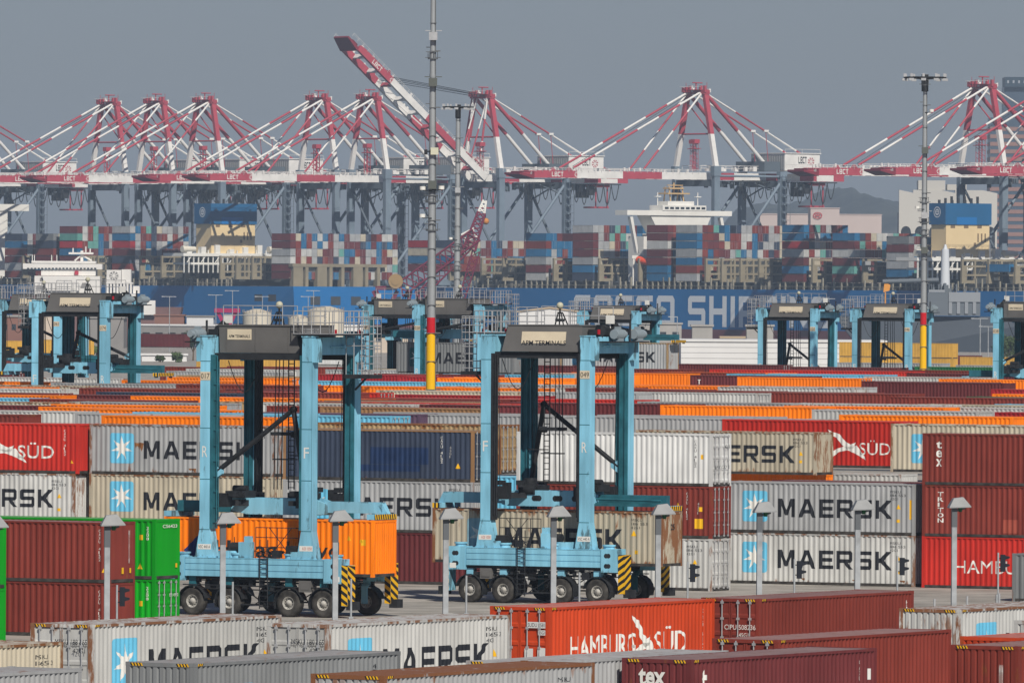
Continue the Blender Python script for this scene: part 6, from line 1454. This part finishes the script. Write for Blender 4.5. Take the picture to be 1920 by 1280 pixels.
mb = MB(); mb.box(-w/2, w/2, 6, 22, 0, h-12); mb.build('shadow_wall', plain('wall_dim',(0.16,0.17,0.19)), si)
mb = MB(); n = 7; q = w/n
for k in range(n):
    x0 = -w/2+k*q; xs = x0+q*.5; rr = q*.36; arch = []
    for i in range(13): t = math.pi*i/12; arch.append((xs+rr*math.cos(t), h-22+rr*1.2*math.sin(t)))
    pts = [(x0,h)] + [(x0,0),(xs-rr,0)] + [(x,z) for x, z in reversed(arch)] + [(xs+rr,0),(x0+q,0),(x0+q,h-(0 if k % 3 else 1.5))]
    mb.prism(pts, 0, 5.9)
mb.box(-w/2+10,-w/2+24,1,20,h,h+5); mb.box(w/2-26,w/2-16,1,20,h,h+3)
mb.build('arcade', plain('silo_cream', (0.52,0.50,0.45), .8, 0, .06, .02), si)
D = Dof(3.2); a = atY(1858, 163, D); b = atY(1990, 163, D); w = b.x-a.x; tw = empty('office_tower', ((a.x+b.x)/2, D, 0), 0, 'striped brown and dark glass tower with a dark crown at the right edge', 'tower'); h = a.z
mb = MB(); mb.box(-w/2, w/2, 0, 35, 0, h-18); mb.box(-w/2+8, w/2, 3, 32, h-18, h); mb.build('glass_wall', plain('tower_glass',(0.06,0.085,0.12),.3), tw)
mb = MB(); fl = 4.4
for k in range(int((h-20)/fl)): mb.box(-w/2-.25, w/2+.25, -.3, 35.3, 2+k*fl, 2+k*fl+2.3)
mb.build('spandrel_band', plain('tower_brown',(0.27,0.15,0.12),.7), tw)
mb = MB(); mb.box(-w/2+8.3, w/2, -.1, 33, h+.01, h+5.8); mb.build('roof_crown', plain('tower_crown',(0.03,0.05,0.07),.5), tw)
mb = MB(); [mb.box(-w/2+9.5+k*3.2,-w/2+10.6+k*3.2,-.25,-.11,h+2.2,h+3.8) for k in range(8)]; mb.build('crown_panel', plain('tower_panel',(0.30,0.33,0.36)), tw)
# hills
PROF = [(1240,500),(1330,440),(1370,385),(1420,358),(1480,350),(1540,344),(1600,341),(1660,345),(1720,352),(1800,358),(1900,352),(2050,362),(2250,350),(2400,380)]
def ridge(px):
    for (a, ya), (b, yb) in zip(PROF, PROF[1:]):
        if a <= px <= b: return ya + (yb-ya)*(px-a)/(b-a)
    return 520
rnd = random.Random(9); mb = MB(); nx, ny = 150, 12; vs = []
for j in range(ny+1):
    for i in range(nx+1):
        px = 1240 + i*(1160/nx); D = 8000 + j*200; t = j/ny
        bump = 3.2*math.sin(px*.09)+2.2*math.sin(px*.23+1.3)+1.6*math.sin(px*.57)+rnd.uniform(-1.2,1.2)
        zt = atY(px, ridge(px) + bump*.5, 10400).z - H0
        p = atY(px, 530, D); und = 1 + .10*math.sin(px*.031+j*.9)
        vs.append((p.x, D, max(-2, zt*(math.sin(math.pi/2*t)**1.2)*(und if j < ny else 1)) + rnd.uniform(-1,1)*t))
mb.add(vs, [(j*(nx+1)+i, j*(nx+1)+i+1, (j+1)*(nx+1)+i+1, (j+1)*(nx+1)+i) for j in range(ny) for i in range(nx)], 0, True)
o = mb.build('hills', plain('hill_scrub', (0.050,0.055,0.045), .9, 0, .6, .012)); tag(o, None, None, None, 'structure')
sheet('quay', [(RAIL0.x-900*U.x-8, RAIL0.y-900*U.y-6), (RAIL0.x+900*U.x-8, RAIL0.y+900*U.y-6), (RAIL0.x+900*U.x+1500, RAIL0.y+900*U.y+4000), (-700, 8100), (-900, 5000)], -.6, plain('quay_concrete',(0.28,0.27,0.25),.9,0,.2,.05))
# ---------------------------------------------------------------- haze
def haze():
    mb = MB(); mb.box(-2000, 2000, -80, 12000, -6.0, 175); o = mb.build('haze', None)
    m = bpy.data.materials.new('haze_air'); m.use_nodes = True; t = m.node_tree; t.nodes.clear()
    v = t.nodes.new('ShaderNodeVolumePrincipled'); v.inputs['Color'].default_value = (0.60,0.76,0.96,1); v.inputs['Density'].default_value = 0.00007
    out = t.nodes.new('ShaderNodeOutputMaterial'); t.links.new(v.outputs[0], out.inputs['Volume'])
    o.data.materials.clear(); o.data.materials.append(m); tag(o, None, None, None, 'stuff')
haze()
